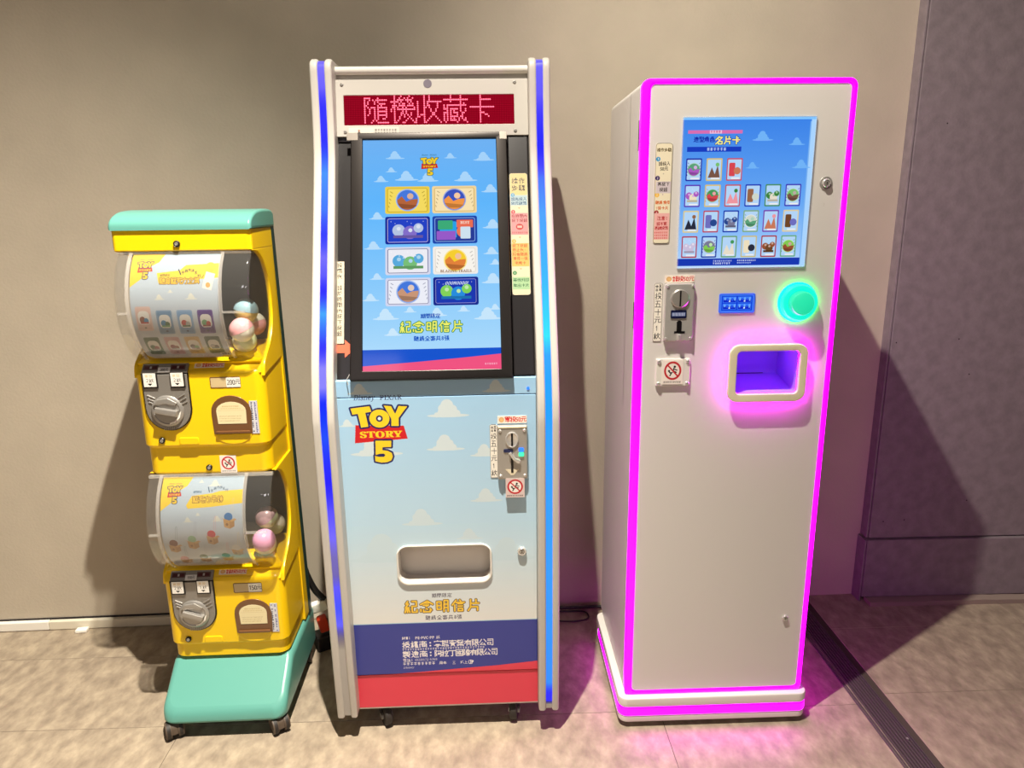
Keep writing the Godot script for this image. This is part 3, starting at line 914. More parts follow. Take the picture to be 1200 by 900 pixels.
func upright_kiosk() -> void:
	var o := base("card_kiosk", Vector3(0.3231, 0, -1.8449), 0.0302)
	tag(o, "tall white card vending cabinet edged in glowing magenta light, right of the other machines", "vending machine")
	add("cabinet", Shape.new().prism(rr(0.0, 0.098, 0.523, 1.799, 0.018), -0.457, -0.14, "z", 0.004).frame(rr(0.0, 0.098, 0.523, 1.799, 0.018), rr(0.016, 0.114, 0.507, 1.783, 0.012), -0.15, -0.016, 0.002), M.white_metal, o)
	# door with the chute hole
	var door := Shape.new()
	var hole := rr(0.262, 1.011, 0.435, 1.137, 0.014)
	door.frame(rr(0.02, 0.111, 0.512, 1.788, 0.012), hole, -0.016, 0.0, 0.0012)
	var d := add("door", door, M.white_metal, o)
	for q in [[1.708, 1.636], [1.26, 1.19]]:
		add("hinge", Shape.new().box(Vector3(-0.0025, q[1], -0.026), Vector3(0.004, q[0], -0.016), 0.001), M.black_plastic, o)
	add("light_strip", Shape.new().frame(rr(-0.002, 0.099, 0.525, 1.80, 0.02), rr(0.0185, 0.1095, 0.5135, 1.7895, 0.012), -0.015, 0.0035, 0.003), M.magenta_light, o)
	cam_lock(d, 0.4675, 1.5535, 0.0105)
	cam_lock(d, 0.461, 0.339, 0.0085)
	add("lock_rosette", Shape.new().lathe(Vector3(0.4675, 1.5535, 0), [[0.0, 0.0], [0.0165, 0.0], [0.0155, 0.002], [0.0, 0.002]], "z", 24), M.brushed_steel, d)
	add("scratch_mark", Shape.new().box(Vector3(0.4665, 1.497, -0.0002), Vector3(0.4685, 1.506, 0.0003)), M.slot_gray, d)
	# plinth: white slab, glowing band, white slab, feet
	var pl := add("plinth", Shape.new().prism(rr(-0.02, -0.45, 0.543, 0.022, 0.028, 6), 0.068, 0.099, "y", 0.006).prism(rr(-0.018, -0.45, 0.541, 0.02, 0.026, 6), 0.018, 0.041, "y", 0.004), M.white_gloss, o)
	add("light_band", Shape.new().prism(rr(-0.0195, -0.42, 0.5425, 0.0215, 0.027, 6), 0.0405, 0.0675, "y", 0.003), M.magenta_light, pl)
	for q in [[0.04, -0.03], [0.48, -0.03], [0.04, -0.4], [0.48, -0.4]]:
		add("foot", Shape.new().lathe(Vector3(q[0], 0, q[1]), [[0.0, 0.0], [0.024, 0.0], [0.024, 0.006], [0.01, 0.008], [0.01, 0.02], [0.0, 0.02]], "y", 16), M.rubber, pl)
	poster_box(d)
	steps_label(d)
	coin_unit(d)
	chute(d)
	# little display
	var s := Sheet.new(280, 150, Color8(60, 130, 250))
	s.rect(8, 8, 272, 142, Color8(20, 60, 220))
	for i in 2:
		for j in 2:
			var x := 18 + i * 128
			var y := 16 + j * 62
			s.rect(x, y, x + 116, y + 54, Color8(60, 130, 255))
			s.rect(x + 4, y + 24, x + 112, y + 50, Color8(20, 40, 205))
			for k in 5: s.rect(x + 12 + k * 21, y + 7 + (k % 2) * 6, x + 24 + k * 21, y + 30 + (k * 7 + i * 5) % 12, Color8(120, 180, 255) if k % 2 == 0 else Color8(40, 90, 240))
			s.rect(x + 52, y + 34, x + 64, y + 46, Color8(235, 245, 255))
	var disp := sheet("display", s, lit_print(s, 0.9), d, 0.219, 1.2345, 0.304, 1.2775, 0.0005)
	add("bezel", Shape.new().frame(rr(0.2145, 1.2305, 0.3085, 1.2815, 0.005), rr(0.219, 1.2345, 0.304, 1.2775, 0.003), 0.0, 0.003, 0.001), glow("display_edge", Color8(30, 90, 255), 0.55, Color8(60, 90, 160)), disp)
	# the big lit push button
	var bt := add("push_button", Shape.new().lathe(Vector3(0.4195, 1.2565, 0), [[0.0, 0.0], [0.0475, 0.0], [0.0475, 0.016], [0.044, 0.022], [0.036, 0.0225], [0.034, 0.019], [0.0, 0.019]], "z", 40), M.cyan_button, d)
	add("cap", Shape.new().lathe(Vector3(0.4195, 1.2565, 0), [[0.031, 0.0185], [0.031, 0.034], [0.028, 0.039], [0.02, 0.042], [0.0, 0.0435]], "z", 40), glow("button_cap", Color8(20, 240, 180), 0.75, Color8(40, 130, 100)), bt)
	add("base_ring", Shape.new().lathe(Vector3(0.4195, 1.2565, 0), [[0.0475, 0.0], [0.0515, 0.0], [0.0515, 0.0035], [0.0475, 0.005]], "z", 40), M.green_ring, bt)
	# light of the glowing parts
	var t := Transform3D(Basis(Vector3.UP, 0.0302), Vector3(0.3231, 0, -1.8449))
	var front := t.basis.z
	frame_light(t * Vector3(0.01, 0.95, 0.012), Vector2(0.012, 1.6), front, Color(1, 0, 1), 0.012, "strip_light")
	frame_light(t * Vector3(0.519, 0.95, 0.012), Vector2(0.012, 1.6), front, Color(1, 0, 1), 0.012, "strip_light")
	frame_light(t * Vector3(0.26, 0.055, 0.03), Vector2(0.5, 0.02), front, Color(1, 0, 1), 0.05, "band_light")
	frame_light(t * Vector3(0.532, 0.95, -0.006), Vector2(0.01, 1.6), t.basis.x, Color(1, 0, 1), 0.17, "strip_light")
	frame_light(t * Vector3(-0.008, 0.95, -0.006), Vector2(0.01, 1.6), -t.basis.x, Color(1, 0, 1), 0.06, "strip_light")
	frame_light(t * Vector3(0.55, 0.055, -0.2), Vector2(0.4, 0.02), t.basis.x, Color(1, 0, 1), 0.03, "band_light")
	frame_light(t * Vector3(-0.028, 0.055, -0.2), Vector2(0.4, 0.02), -t.basis.x, Color(1, 0, 1), 0.012, "band_light")


func poster_box(d: Node3D) -> void:
	var s := Sheet.new(900, 1000, Color8(96, 164, 244))
	s.fade(0, 560, Color8(60, 130, 232), Color8(104, 168, 244))
	s.fade(560, 940, Color8(104, 168, 244), Color8(170, 208, 252))
	s.fade(940, 1000, Color8(170, 208, 252), Color8(190, 222, 255))
	# poster field: x 15..860; the right margin shows the bare light box
	s.rect(866, 0, 900, 1000, Color8(168, 212, 255))
	s.rect(0, 0, 900, 18, Color8(128, 196, 255))
	s.rect(858, 30, 866, 980, Color8(120, 176, 240))
	var pink := Color8(214, 110, 176)
	s.rect(34, 84, 402, 106, pink); s.rect(180, 84, 262, 106, Color8(240, 190, 220))
	tiny_text(s, 186, 87, 258, 16, Color8(190, 60, 130), 3)
	han(s, "造型角色", 74, 126, 34, 5.0, Color8(16, 42, 160))
	han(s, "名片卡", 222, 122, 54, 8.0, Color8(246, 240, 130), 1.05, false, 4.0, Color8(16, 60, 170))
	s.rect(32, 190, 400, 222, Color8(24, 60, 190))
	tiny_text(s, 168, 196, 300, 20, Color8(200, 222, 255), 4)
	for q in [[520, 150, 90], [760, 180, 70], [470, 330, 60], [800, 330, 80]]:
		s.cloud(q[0], q[1], q[2], Color8(112, 178, 246))
	var frames := [Color8(36, 44, 160), Color8(214, 190, 120), Color8(196, 84, 104), Color8(94, 60, 180), Color8(214, 190, 120), Color8(190, 90, 104), Color8(40, 60, 180), Color8(76, 140, 96), Color8(66, 60, 180), Color8(220, 200, 140), Color8(186, 76, 96), Color8(30, 60, 170), Color8(130, 170, 130), Color8(120, 66, 170), Color8(222, 204, 156), Color8(178, 60, 80), Color8(40, 56, 160), Color8(110, 160, 110), Color8(200, 186, 130), Color8(170, 60, 70), Color8(110, 170, 130)]
	var tones := [Color8(90, 160, 120), Color8(120, 84, 70), Color8(214, 70, 80), Color8(170, 90, 190), Color8(70, 150, 90), Color8(236, 150, 160), Color8(150, 100, 70), Color8(60, 130, 60), Color8(120, 190, 110), Color8(40, 44, 60), Color8(110, 110, 190), Color8(40, 70, 140), Color8(206, 214, 200), Color8(200, 120, 90), Color8(110, 70, 40), Color8(200, 190, 220), Color8(120, 120, 150), Color8(230, 220, 200), Color8(236, 222, 190), Color8(150, 80, 50), Color8(130, 200, 80)]
	var n := 0
	for row in 4:
		for col in (3 if row == 0 else 6):
			var x := 30 + col * 139 - row * 2
			var y := 264 + row * 172
			card(s, x, y, x + 108, y + 148, frames[n], Color8(178, 212, 246), tones[n], tones[(n * 5 + 3) % 21], n % 4)
			s.rect(x + 34, y + 126, x + 92, y + 136, Color8(236, 236, 240))
			n += 1
	s.rect(0, 934, 860, 984, Color8(26, 56, 176))
	tiny_text(s, 250, 946, 380, 12, Color8(210, 222, 255), 8)
	tiny_text(s, 250, 962, 380, 14, Color8(230, 236, 255), 9)
	tiny_text(s, 420, 944, 560, 12, Color8(230, 236, 255), 10)
	tiny_text(s, 420, 962, 520, 10, Color8(200, 216, 255), 11)
	var b := sheet("poster_light_box", s, lit_print(s, 0.98, 0.2), d, 0.1015, 1.3475, 0.4295, 1.711, 0.0005, Transform3D(), 0.002, 0.003)
	add("cover_edge", Shape.new().frame(rr(0.1, 1.346, 0.431, 1.7125, 0.003), rr(0.1035, 1.3495, 0.4275, 1.709, 0.002), 0.0, 0.0045, 0.001), M.clear_rib, b)


func steps_label(d: Node3D) -> void:
	var s := Sheet.new(210, 1200, Color8(232, 222, 194))
	s.line(rr(4, 4, 206, 1196, 30), 5, Color8(70, 66, 56), true)
	var dark := Color8(50, 40, 30)
	han(s, "操作步驟", 16, 58, 42, 6.0, Color8(80, 64, 16), 1.07)
	var c := [Color8(60, 150, 200), Color8(64, 40, 100), Color8(236, 186, 70), Color8(160, 30, 40)]
	for k in 4:
		var y: int = [186, 410, 610, 822][k]
		s.disc(Vector2(34, y), 28, c[k])
		s.latin(str(k + 1), 28, y - 14, 40, y + 14, Color8(240, 236, 226), sans_bold)
	s.rect(16, 450, 202, 590, Color8(206, 194, 200)); s.rect(10, 830, 200, 1150, Color8(232, 176, 172))
	han(s, "請投入", 40, 218, 46, 6.0, dark)
	s.latin("50", 62, 282, 108, 322, dark, sans_bold)
	han(s, "元", 112, 276, 48, 6.0, dark)
	s.disc(Vector2(105, 358), 8, Color8(190, 180, 160))
	han(s, "再按下", 36, 456, 48, 6.0, dark)
	han(s, "按鈕", 62, 522, 48, 6.0, dark)
	s.disc(Vector2(105, 604), 8, Color8(190, 170, 180))
	var org := Color8(206, 92, 24)
	han(s, "隨機獲得", 18, 680, 42, 6.0, org, 1.08)
	s.latin("1", 26, 752, 36, 786, org, sans_bold)
	han(s, "張卡片", 46, 746, 44, 6.0, org)
	var red := Color8(176, 26, 36)
	han(s, "注意:", 44, 866, 50, 6.5, red)
	han(s, "請不要", 40, 938, 42, 6.0, red)
	han(s, "連續投幣", 18, 990, 42, 6.0, red, 1.0)
	for k in 3: tiny_text(s, 16, 1056 + k * 34, 196, 22, Color8(206, 60, 60), 30 + k)
	sheet("steps_label", s, printed(s), d, 0.0365, 1.4105, 0.0785, 1.652, 0.0002, Transform3D(), 0.006)


func coin_unit(d: Node3D) -> void:
	var u := add("coin_acceptor", Shape.new().prism(rr(0.0715, 1.161, 0.1475, 1.3095, 0.005), 0.0, 0.012, "z", 0.003), M.chrome, d)
	add("coin_dial", Shape.new().lathe(Vector3(0.1095, 1.272, 0.011), [[0.0, 0.0], [0.0235, 0.0], [0.0235, 0.004], [0.021, 0.006], [0.0, 0.006]], "z", 32), M.cast_metal, u)
	add("coin_slot", Shape.new().box(Vector3(0.1075, 1.252, 0.0165), Vector3(0.1115, 1.292, 0.0175)), M.dark_inside, u)
	var s := Sheet.new(200, 90, Color8(22, 26, 60))
	s.rect(14, 24, 186, 66, Color8(70, 90, 150))
	for k in 11: s.rect(20 + k * 15, 28, 26 + k * 15 + (k * 5) % 5, 62, Color8(206, 216, 240))
	sheet("badge", s, printed(s, 0.2), u, 0.087, 1.2205, 0.128, 1.242, 0.0118, Transform3D(), 0.003, 0.002)
	add("return_slot", Shape.new().prism(PackedVector2Array([Vector2(0.104, 1.181), Vector2(0.117, 1.181), Vector2(0.117, 1.211), Vector2(0.1135, 1.215), Vector2(0.1075, 1.215), Vector2(0.104, 1.211)]), 0.0118, 0.0125), M.dark_inside, u)
	add("return_slot", Shape.new().box(Vector3(0.098, 1.181, 0.0118), Vector3(0.126, 1.187, 0.0125)), M.dark_inside, u)
	add("lever", Shape.new().box(Vector3(0.106, 1.164, 0.0118), Vector3(0.1145, 1.18, 0.022), 0.002), M.chrome, u)
	for q in [[0.0775, 1.303], [0.1415, 1.303], [0.0775, 1.168], [0.1415, 1.168]]:
		screw(u, q[0], q[1], 0.012, 0.0035, M.chrome)
	red_label(d, 0.0715, 1.3115, 0.148, 1.3295, 0.0002)
	coin_strip(d, 0.0445, 1.159, 0.0675, 1.3105, 0.0002)
	# acrylic sign plate
	var pl := add("sign_plate", Shape.new().prism(rr(0.056, 1.039, 0.1465, 1.113, 0.004), 0.0, 0.006, "z", 0.001), M.white_gloss, d)
	ban_label(pl, 0.0725, 1.0445, 0.1275, 1.1095, 0.006)
	for q in [[0.0635, 1.106], [0.1395, 1.106], [0.0635, 1.046], [0.1395, 1.046]]:
		screw(pl, q[0], q[1], 0.006, 0.0055, M.chrome)


func chute(d: Node3D) -> void:
	var f := add("chute_frame", Shape.new().frame(rr(0.2445, 0.9945, 0.4525, 1.1495, 0.028, 8), rr(0.2655, 1.0165, 0.4315, 1.132, 0.012, 8), 0.014, 0.023, 0.003), M.cream, d)
	add("light_ring", Shape.new().frame(rr(0.2525, 1.0025, 0.4445, 1.1415, 0.022, 8), rr(0.263, 1.012, 0.434, 1.1355, 0.012, 8), 0.001, 0.0135, 0.001), glow("chute_light", Color(1.0, 0.0, 1.0), 55.0, Color8(120, 0, 120)), f)
	# tray: bin with the purple light inside put into its base colour
	var bin := Shape.new()
	bin.frame(rr(0.2655, 1.0155, 0.4315, 1.133, 0.01, 8), rr(0.268, 1.018, 0.429, 1.1305, 0.009, 8), -0.12, 0.012, 0.0005)
	bin.box(Vector3(0.262, 1.012, -0.125), Vector3(0.435, 1.137, -0.12))
	bin.prism(PackedVector2Array([Vector2(-0.12, 1.018), Vector2(0.0, 1.018), Vector2(-0.04, 1.026), Vector2(-0.12, 1.04)]), 0.268, 0.429, "x")
	var b := add("tray", bin, M.tray_lit_purple, f)
	add("flap_gap", Shape.new().box(Vector3(0.269, 1.041, -0.1199), Vector3(0.39, 1.0425, -0.1185)), M.dark_gap, b)
	add("unseen_tray_light", Shape.new().box(Vector3(0.275, 1.1275, -0.06), Vector3(0.425, 1.1302, -0.01)), glow("tray_glow", Color(0.5, 0.04, 1.0), 6.0), b)  # unseen lamp up inside the tray, lights its inside purple


# a smooth run of points through the given ones
func smooth(q: Array, steps := 5) -> PackedVector2Array:
	var r := PackedVector2Array()
	var n := q.size()
	for i in n - 1:
		var a: Vector2 = q[maxi(i - 1, 0)]
		var b: Vector2 = q[i]
		var c: Vector2 = q[i + 1]
		var d: Vector2 = q[mini(i + 2, n - 1)]
		for k in steps:
			r.append(b.cubic_interpolate(c, a, d, float(k) / steps))
	r.append(q[n - 1])
	return r


# glowing band along a path in (z, y) between two x
func band(path: PackedVector2Array, x0: float, x1: float, deep: float) -> Shape:
	var s := Shape.new()
	var total := 0.0
	for i in path.size() - 1: total += path[i].distance_to(path[i + 1])
	var run := 0.0
	for i in path.size() - 1:
		var a := path[i]
		var b := path[i + 1]
		var v0 := clampf(1.0 - run / total, 0.004, 0.996)
		run += a.distance_to(b)
		var v1 := clampf(1.0 - run / total, 0.004, 0.996)
		var n := (b - a).normalized().orthogonal() * deep
		var na := (b - path[maxi(i - 1, 0)]).normalized().orthogonal() * deep
		var nb := (path[mini(i + 2, path.size() - 1)] - a).normalized().orthogonal() * deep
		if n.x > 0:
			na = -na; nb = -nb
		var p0 := Vector3(x0, a.y, a.x)
		var p1 := Vector3(x1, a.y, a.x)
		var p2 := Vector3(x1, b.y, b.x)
		var p3 := Vector3(x0, b.y, b.x)
		var back_a := Vector3(0, na.y, na.x)
		var back_b := Vector3(0, nb.y, nb.x)
		for f in [[p0, p1, p2, p3], [p1 + back_a, p0 + back_a, p3 + back_b, p2 + back_b], [p0 + back_a, p0, p3, p3 + back_b], [p1, p1 + back_a, p2 + back_b, p2]]:
			s.tri_uv(f[0], f[2], f[1], Vector2(0.5, v0), Vector2(0.5, v1), Vector2(0.5, v0))
			s.tri_uv(f[0], f[3], f[2], Vector2(0.5, v0), Vector2(0.5, v1), Vector2(0.5, v1))
	return s


func strip_material(stops: Array, lo: float, hi: float, energy: float) -> StandardMaterial3D:
	var s := Sheet.new(4, 512, Color.BLACK)
	var tint := Sheet.new(4, 512, Color.BLACK)
	for y in 512:
		var h := lerpf(hi, lo, y / 511.0)
		var c: Color = stops[0][1]
		for k in stops.size() - 1:
			if h <= stops[k][0] and h >= stops[k + 1][0]:
				c = (stops[k][1] as Color).lerp(stops[k + 1][1], (stops[k][0] - h) / (stops[k][0] - stops[k + 1][0]))
		if h < stops[-1][0]: c = stops[-1][1]
		s.rect(0, y, 4, y + 1, c)
		tint.rect(0, y, 4, y + 1, Color8(186, 182, 176).lerp(Color(c.r * 0.35, c.g * 0.35, c.b * 0.45), clampf(c.b * 1.6, 0.0, 1.0)))
	var m := mat("strip_light", Color.WHITE, 0.3)
	m.albedo_texture = tint.texture()
	m.emission_enabled = true
	m.emission_texture = s.texture()
	m.emission_energy_multiplier = energy
	return m


const TILT := 0.3717
const LEAN := 0.19


func screen_kiosk() -> void:
	var o := base("postcard_kiosk", Vector3(-0.4597, 0, -1.823), 0.0352)
	tag(o, "middle white kiosk with leaning screen, red message board and blue-lit side panels", "vending machine")
	o.rotation.z = 0.0025
	var front := smooth([Vector2(0.035, 0.075), Vector2(0.045, 0.25), Vector2(0.05, 0.5), Vector2(0.05, 0.9), Vector2(0.046, 0.985), Vector2(0.03, 1.055), Vector2(0.002, 1.14), Vector2(-0.092, 1.37), Vector2(-0.185, 1.6), Vector2(-0.208, 1.68), Vector2(-0.22, 1.76), Vector2(-0.226, 1.84), Vector2(-0.229, 1.872), Vector2(-0.238, 1.888), Vector2(-0.256, 1.896)], 4)
	var outline := front.duplicate()
	outline.append_array(PackedVector2Array([Vector2(-0.41, 1.896), Vector2(-0.44, 1.885), Vector2(-0.452, 1.86), Vector2(-0.452, 0.075)]))
	var core := Shape.inset(outline, 0.013)
	var lav := Color8(104, 94, 238)
	var gray := Color8(14, 13, 12)
	var left := [[1.9, lav], [1.82, Color8(86, 76, 240)], [1.77, Color8(16, 10, 250)], [1.69, Color8(0, 4, 255)], [1.65, Color8(18, 60, 255)], [1.6, Color8(26, 116, 255)], [1.5, Color8(20, 90, 255)], [1.43, Color8(0, 18, 232)], [1.37, Color8(88, 82, 236)], [1.32, Color8(64, 62, 240)], [1.28, Color8(0, 0, 236)], [1.22, Color8(36, 136, 255)], [1.16, Color8(12, 64, 250)], [1.13, Color8(0, 0, 228)], [1.08, Color8(110, 105, 240)], [1.03, Color8(116, 110, 240)], [0.99, Color8(10, 30, 250)], [0.9, Color8(4, 62, 255)], [0.78, Color8(0, 0, 240)], [0.7, Color8(70, 62, 240)], [0.63, Color8(96, 86, 226)], [0.57, Color8(96, 86, 160)], [0.52, Color8(90, 80, 150)], [0.47, Color8(70, 66, 236)], [0.42, Color8(44, 64, 255)], [0.37, Color8(80, 78, 230)], [0.33, Color8(60, 50, 90)], [0.29, gray], [0.05, gray]]
	var right := [[1.9, Color8(90, 84, 240)], [1.8, Color8(82, 72, 240)], [1.75, Color8(44, 34, 246)], [1.68, Color8(0, 2, 250)], [1.62, Color8(0, 0, 232)], [1.58, Color8(10, 84, 255)], [1.48, Color8(28, 130, 255)], [1.3, Color8(28, 156, 255)], [1.15, Color8(24, 196, 255)], [1.1, Color8(22, 140, 255)], [0.9, Color8(30, 142, 255)], [0.5, Color8(26, 136, 255)], [0.16, Color8(20, 124, 255)], [0.125, Color8(0, 20, 255)], [0.1, Color8(0, 10, 240)], [0.09, gray], [0.05, gray]]
	for side in 2:
		var x := -0.057 if side == 0 else 0.5265
		var sh := Shape.new()
		sh.prism(outline, x, x + 0.0215, "x", 0.006, 3)
		sh.prism(outline, x + 0.0385, x + 0.0585, "x", 0.006, 3)
		sh.prism(core, x + 0.01, x + 0.05, "x")
		var p := add("side_panel", sh, M.white_plastic, o)
		var path := Shape.inset(outline, 0.005).slice(0, front.size())
		add("light_strip", band(path, x + 0.0205, x + 0.0395, 0.006), strip_material(left if side == 0 else right, 0.075, 1.9, 1.25), p)
	# carcass between the side panels, set back behind the door
	var body := PackedVector2Array([Vector2(-0.09, 0.09), Vector2(-0.09, 1.05), Vector2(-0.07, 1.075), Vector2(-0.305, 1.69), Vector2(-0.325, 1.858), Vector2(-0.44, 1.87), Vector2(-0.445, 0.09)])
	add("carcass", Shape.new().prism(body, -0.001, 0.5275, "x"), M.white_plastic, o)
	kiosk_door(o)
	kiosk_screen(o)
	kiosk_header(o)
	for q in [[0.065, -0.045, 0.5], [0.46, -0.05, -0.2], [0.065, -0.39, 0.2], [0.46, -0.39, 0.9]]:
		caster(o, Vector3(q[0], 0, q[1]), 0.03, q[2], M.black_plastic, M.rubber, M.brushed_steel, 0.08)
	var t := Transform3D(Basis(Vector3.UP, 0.0352), Vector3(-0.4597, 0, -1.823))
	frame_light(t * Vector3(0.556, 0.6, 0.056), Vector2(0.015, 0.95), t.basis.z, Color8(30, 140, 255), 0.01, "strip_light")
	frame_light(t * Vector3(-0.028, 0.7, 0.056), Vector2(0.015, 0.75), t.basis.z, Color8(20, 60, 255), 0.006, "strip_light")


func caster(parent: Node3D, at: Vector3, r: float, turn: float, fork: Material, tyre: Material, hub: Material, high: float) -> void:
	var b := Transform3D(Basis(Vector3.UP, turn), at)
	var c := Shape.new()
	c.box(Vector3(-0.022, high - 0.004, -0.022), Vector3(0.022, high, 0.022), 0.001)
	c.lathe(Vector3.ZERO, [[0.0, high - 0.004], [0.012, high - 0.004], [0.012, high - 0.014], [0.0, high - 0.014]], "y", 14)
	for s in [-1, 1]:
		c.prism(PackedVector2Array([Vector2(-0.012, high - 0.012), Vector2(0.014, high - 0.012), Vector2(0.022, r + 0.006), Vector2(0.022, r - 0.006), Vector2(0.01, r - 0.006)]), s * 0.015 - 0.0012, s * 0.015 + 0.0012, "x")
	var o := add("caster", c, fork, parent, b)
	add("wheel", Shape.new().lathe(Vector3(0, r, 0.016), [[0.0, -0.011], [r * 0.9, -0.011], [r, -0.007], [r, 0.007], [r * 0.9, 0.011], [0.0, 0.011]], "x", 24), tyre, o)
	add("hub", Shape.new().lathe(Vector3(0, r, 0.016), [[0.0, -0.0168], [r * 0.3, -0.0168], [r * 0.3, 0.0168], [0.0, 0.0168]], "x", 14), hub, o)


const PRINT_TOP := 1.0665
const PRINT_LOW := 0.078
const PRINT_K := 1708.0


func kiosk_print() -> Sheet:
	var s := Sheet.new(902, 1688, Color8(170, 206, 222))
	s.fade(0, 700, Color8(158, 200, 232), Color8(184, 214, 232))
	s.fade(700, 1215, Color8(184, 214, 232), Color8(224, 224, 220))
	var cl := Color8(203, 217, 222)
	for q in [[90, 60, 70], [700, 62, 80], [470, 172, 120], [130, 348, 150], [455, 332, 110], [640, 366, 85], [640, 590, 95], [120, 880, 210], [720, 890, 170], [30, 210, 50], [330, 700, 120], [560, 780, 80]]:
		s.cloud(q[0], q[1], q[2], cl.lerp(Color8(186, 214, 230), clampf((q[1] - 500.0) / 800.0, 0.0, 0.6)))
	logo(s, 53, 108, 0.427)
	han(s, "期間限定", 388, 1062, 22, 2.6, Color8(96, 92, 104), 1.12)
	han(s, "紀念明信片", 252, 1098, 66, 8.0, Color8(240, 196, 62), 1.16, false, 3.6, Color8(104, 86, 60))
	han(s, "隨機全套共8張", 352, 1180, 24, 2.8, Color8(96, 92, 104), 1.16)
	s.rect(0, 1219, 902, 1688, Color8(54, 62, 144))
	# the red wave over the navy field
	var wave := PackedVector2Array([Vector2(0, 1504), Vector2(120, 1501), Vector2(330, 1490), Vector2(520, 1478), Vector2(700, 1468), Vector2(902, 1450), Vector2(902, 1688), Vector2(0, 1688)])
	s.poly(wave, Color8(224, 62, 82))
	var w := Color8(236, 230, 226)
	han(s, "材料:", 232, 1290, 19, 2.2, w)
	s.latin("PE·PVC·PP", 298, 1293, 390, 1308, w, sans_bold)
	han(s, "紙", 400, 1290, 19, 2.0, w)
	han(s, "授權商:", 232, 1318, 37, 4.6, w, 1.14)
	han(s, "宇聯實業有限公司", 388, 1318, 37, 4.4, w, 1.0)
	tiny_text(s, 232, 1358, 640, 11, w, 60)
	han(s, "製造商:", 232, 1372, 37, 4.6, w, 1.14)
	han(s, "阿拉丁國際有限公司", 388, 1372, 37, 4.4, w, 0.94)
	han(s, "電話:", 232, 1414, 18, 2.2, w)
	s.latin("(02)8672-6369", 292, 1416, 400, 1430, w, sans)
	tiny_text(s, 232, 1436, 400, 16, w, 61)
	han(s, "用年", 410, 1435, 18, 2.2, w)
	han(s, "三", 474, 1435, 18, 2.2, w)
	han(s, "以上", 514, 1435, 18, 2.2, w)
	s.line(Shape.rounded(556, 1434, 574, 1454, 6), 3, w, true)
	s.latin("P", 564, 1434, 580, 1454, w, sans_bold)
	s.latin("Disney", 232, 1458, 284, 1472, w, serif, 2.0)
	return s


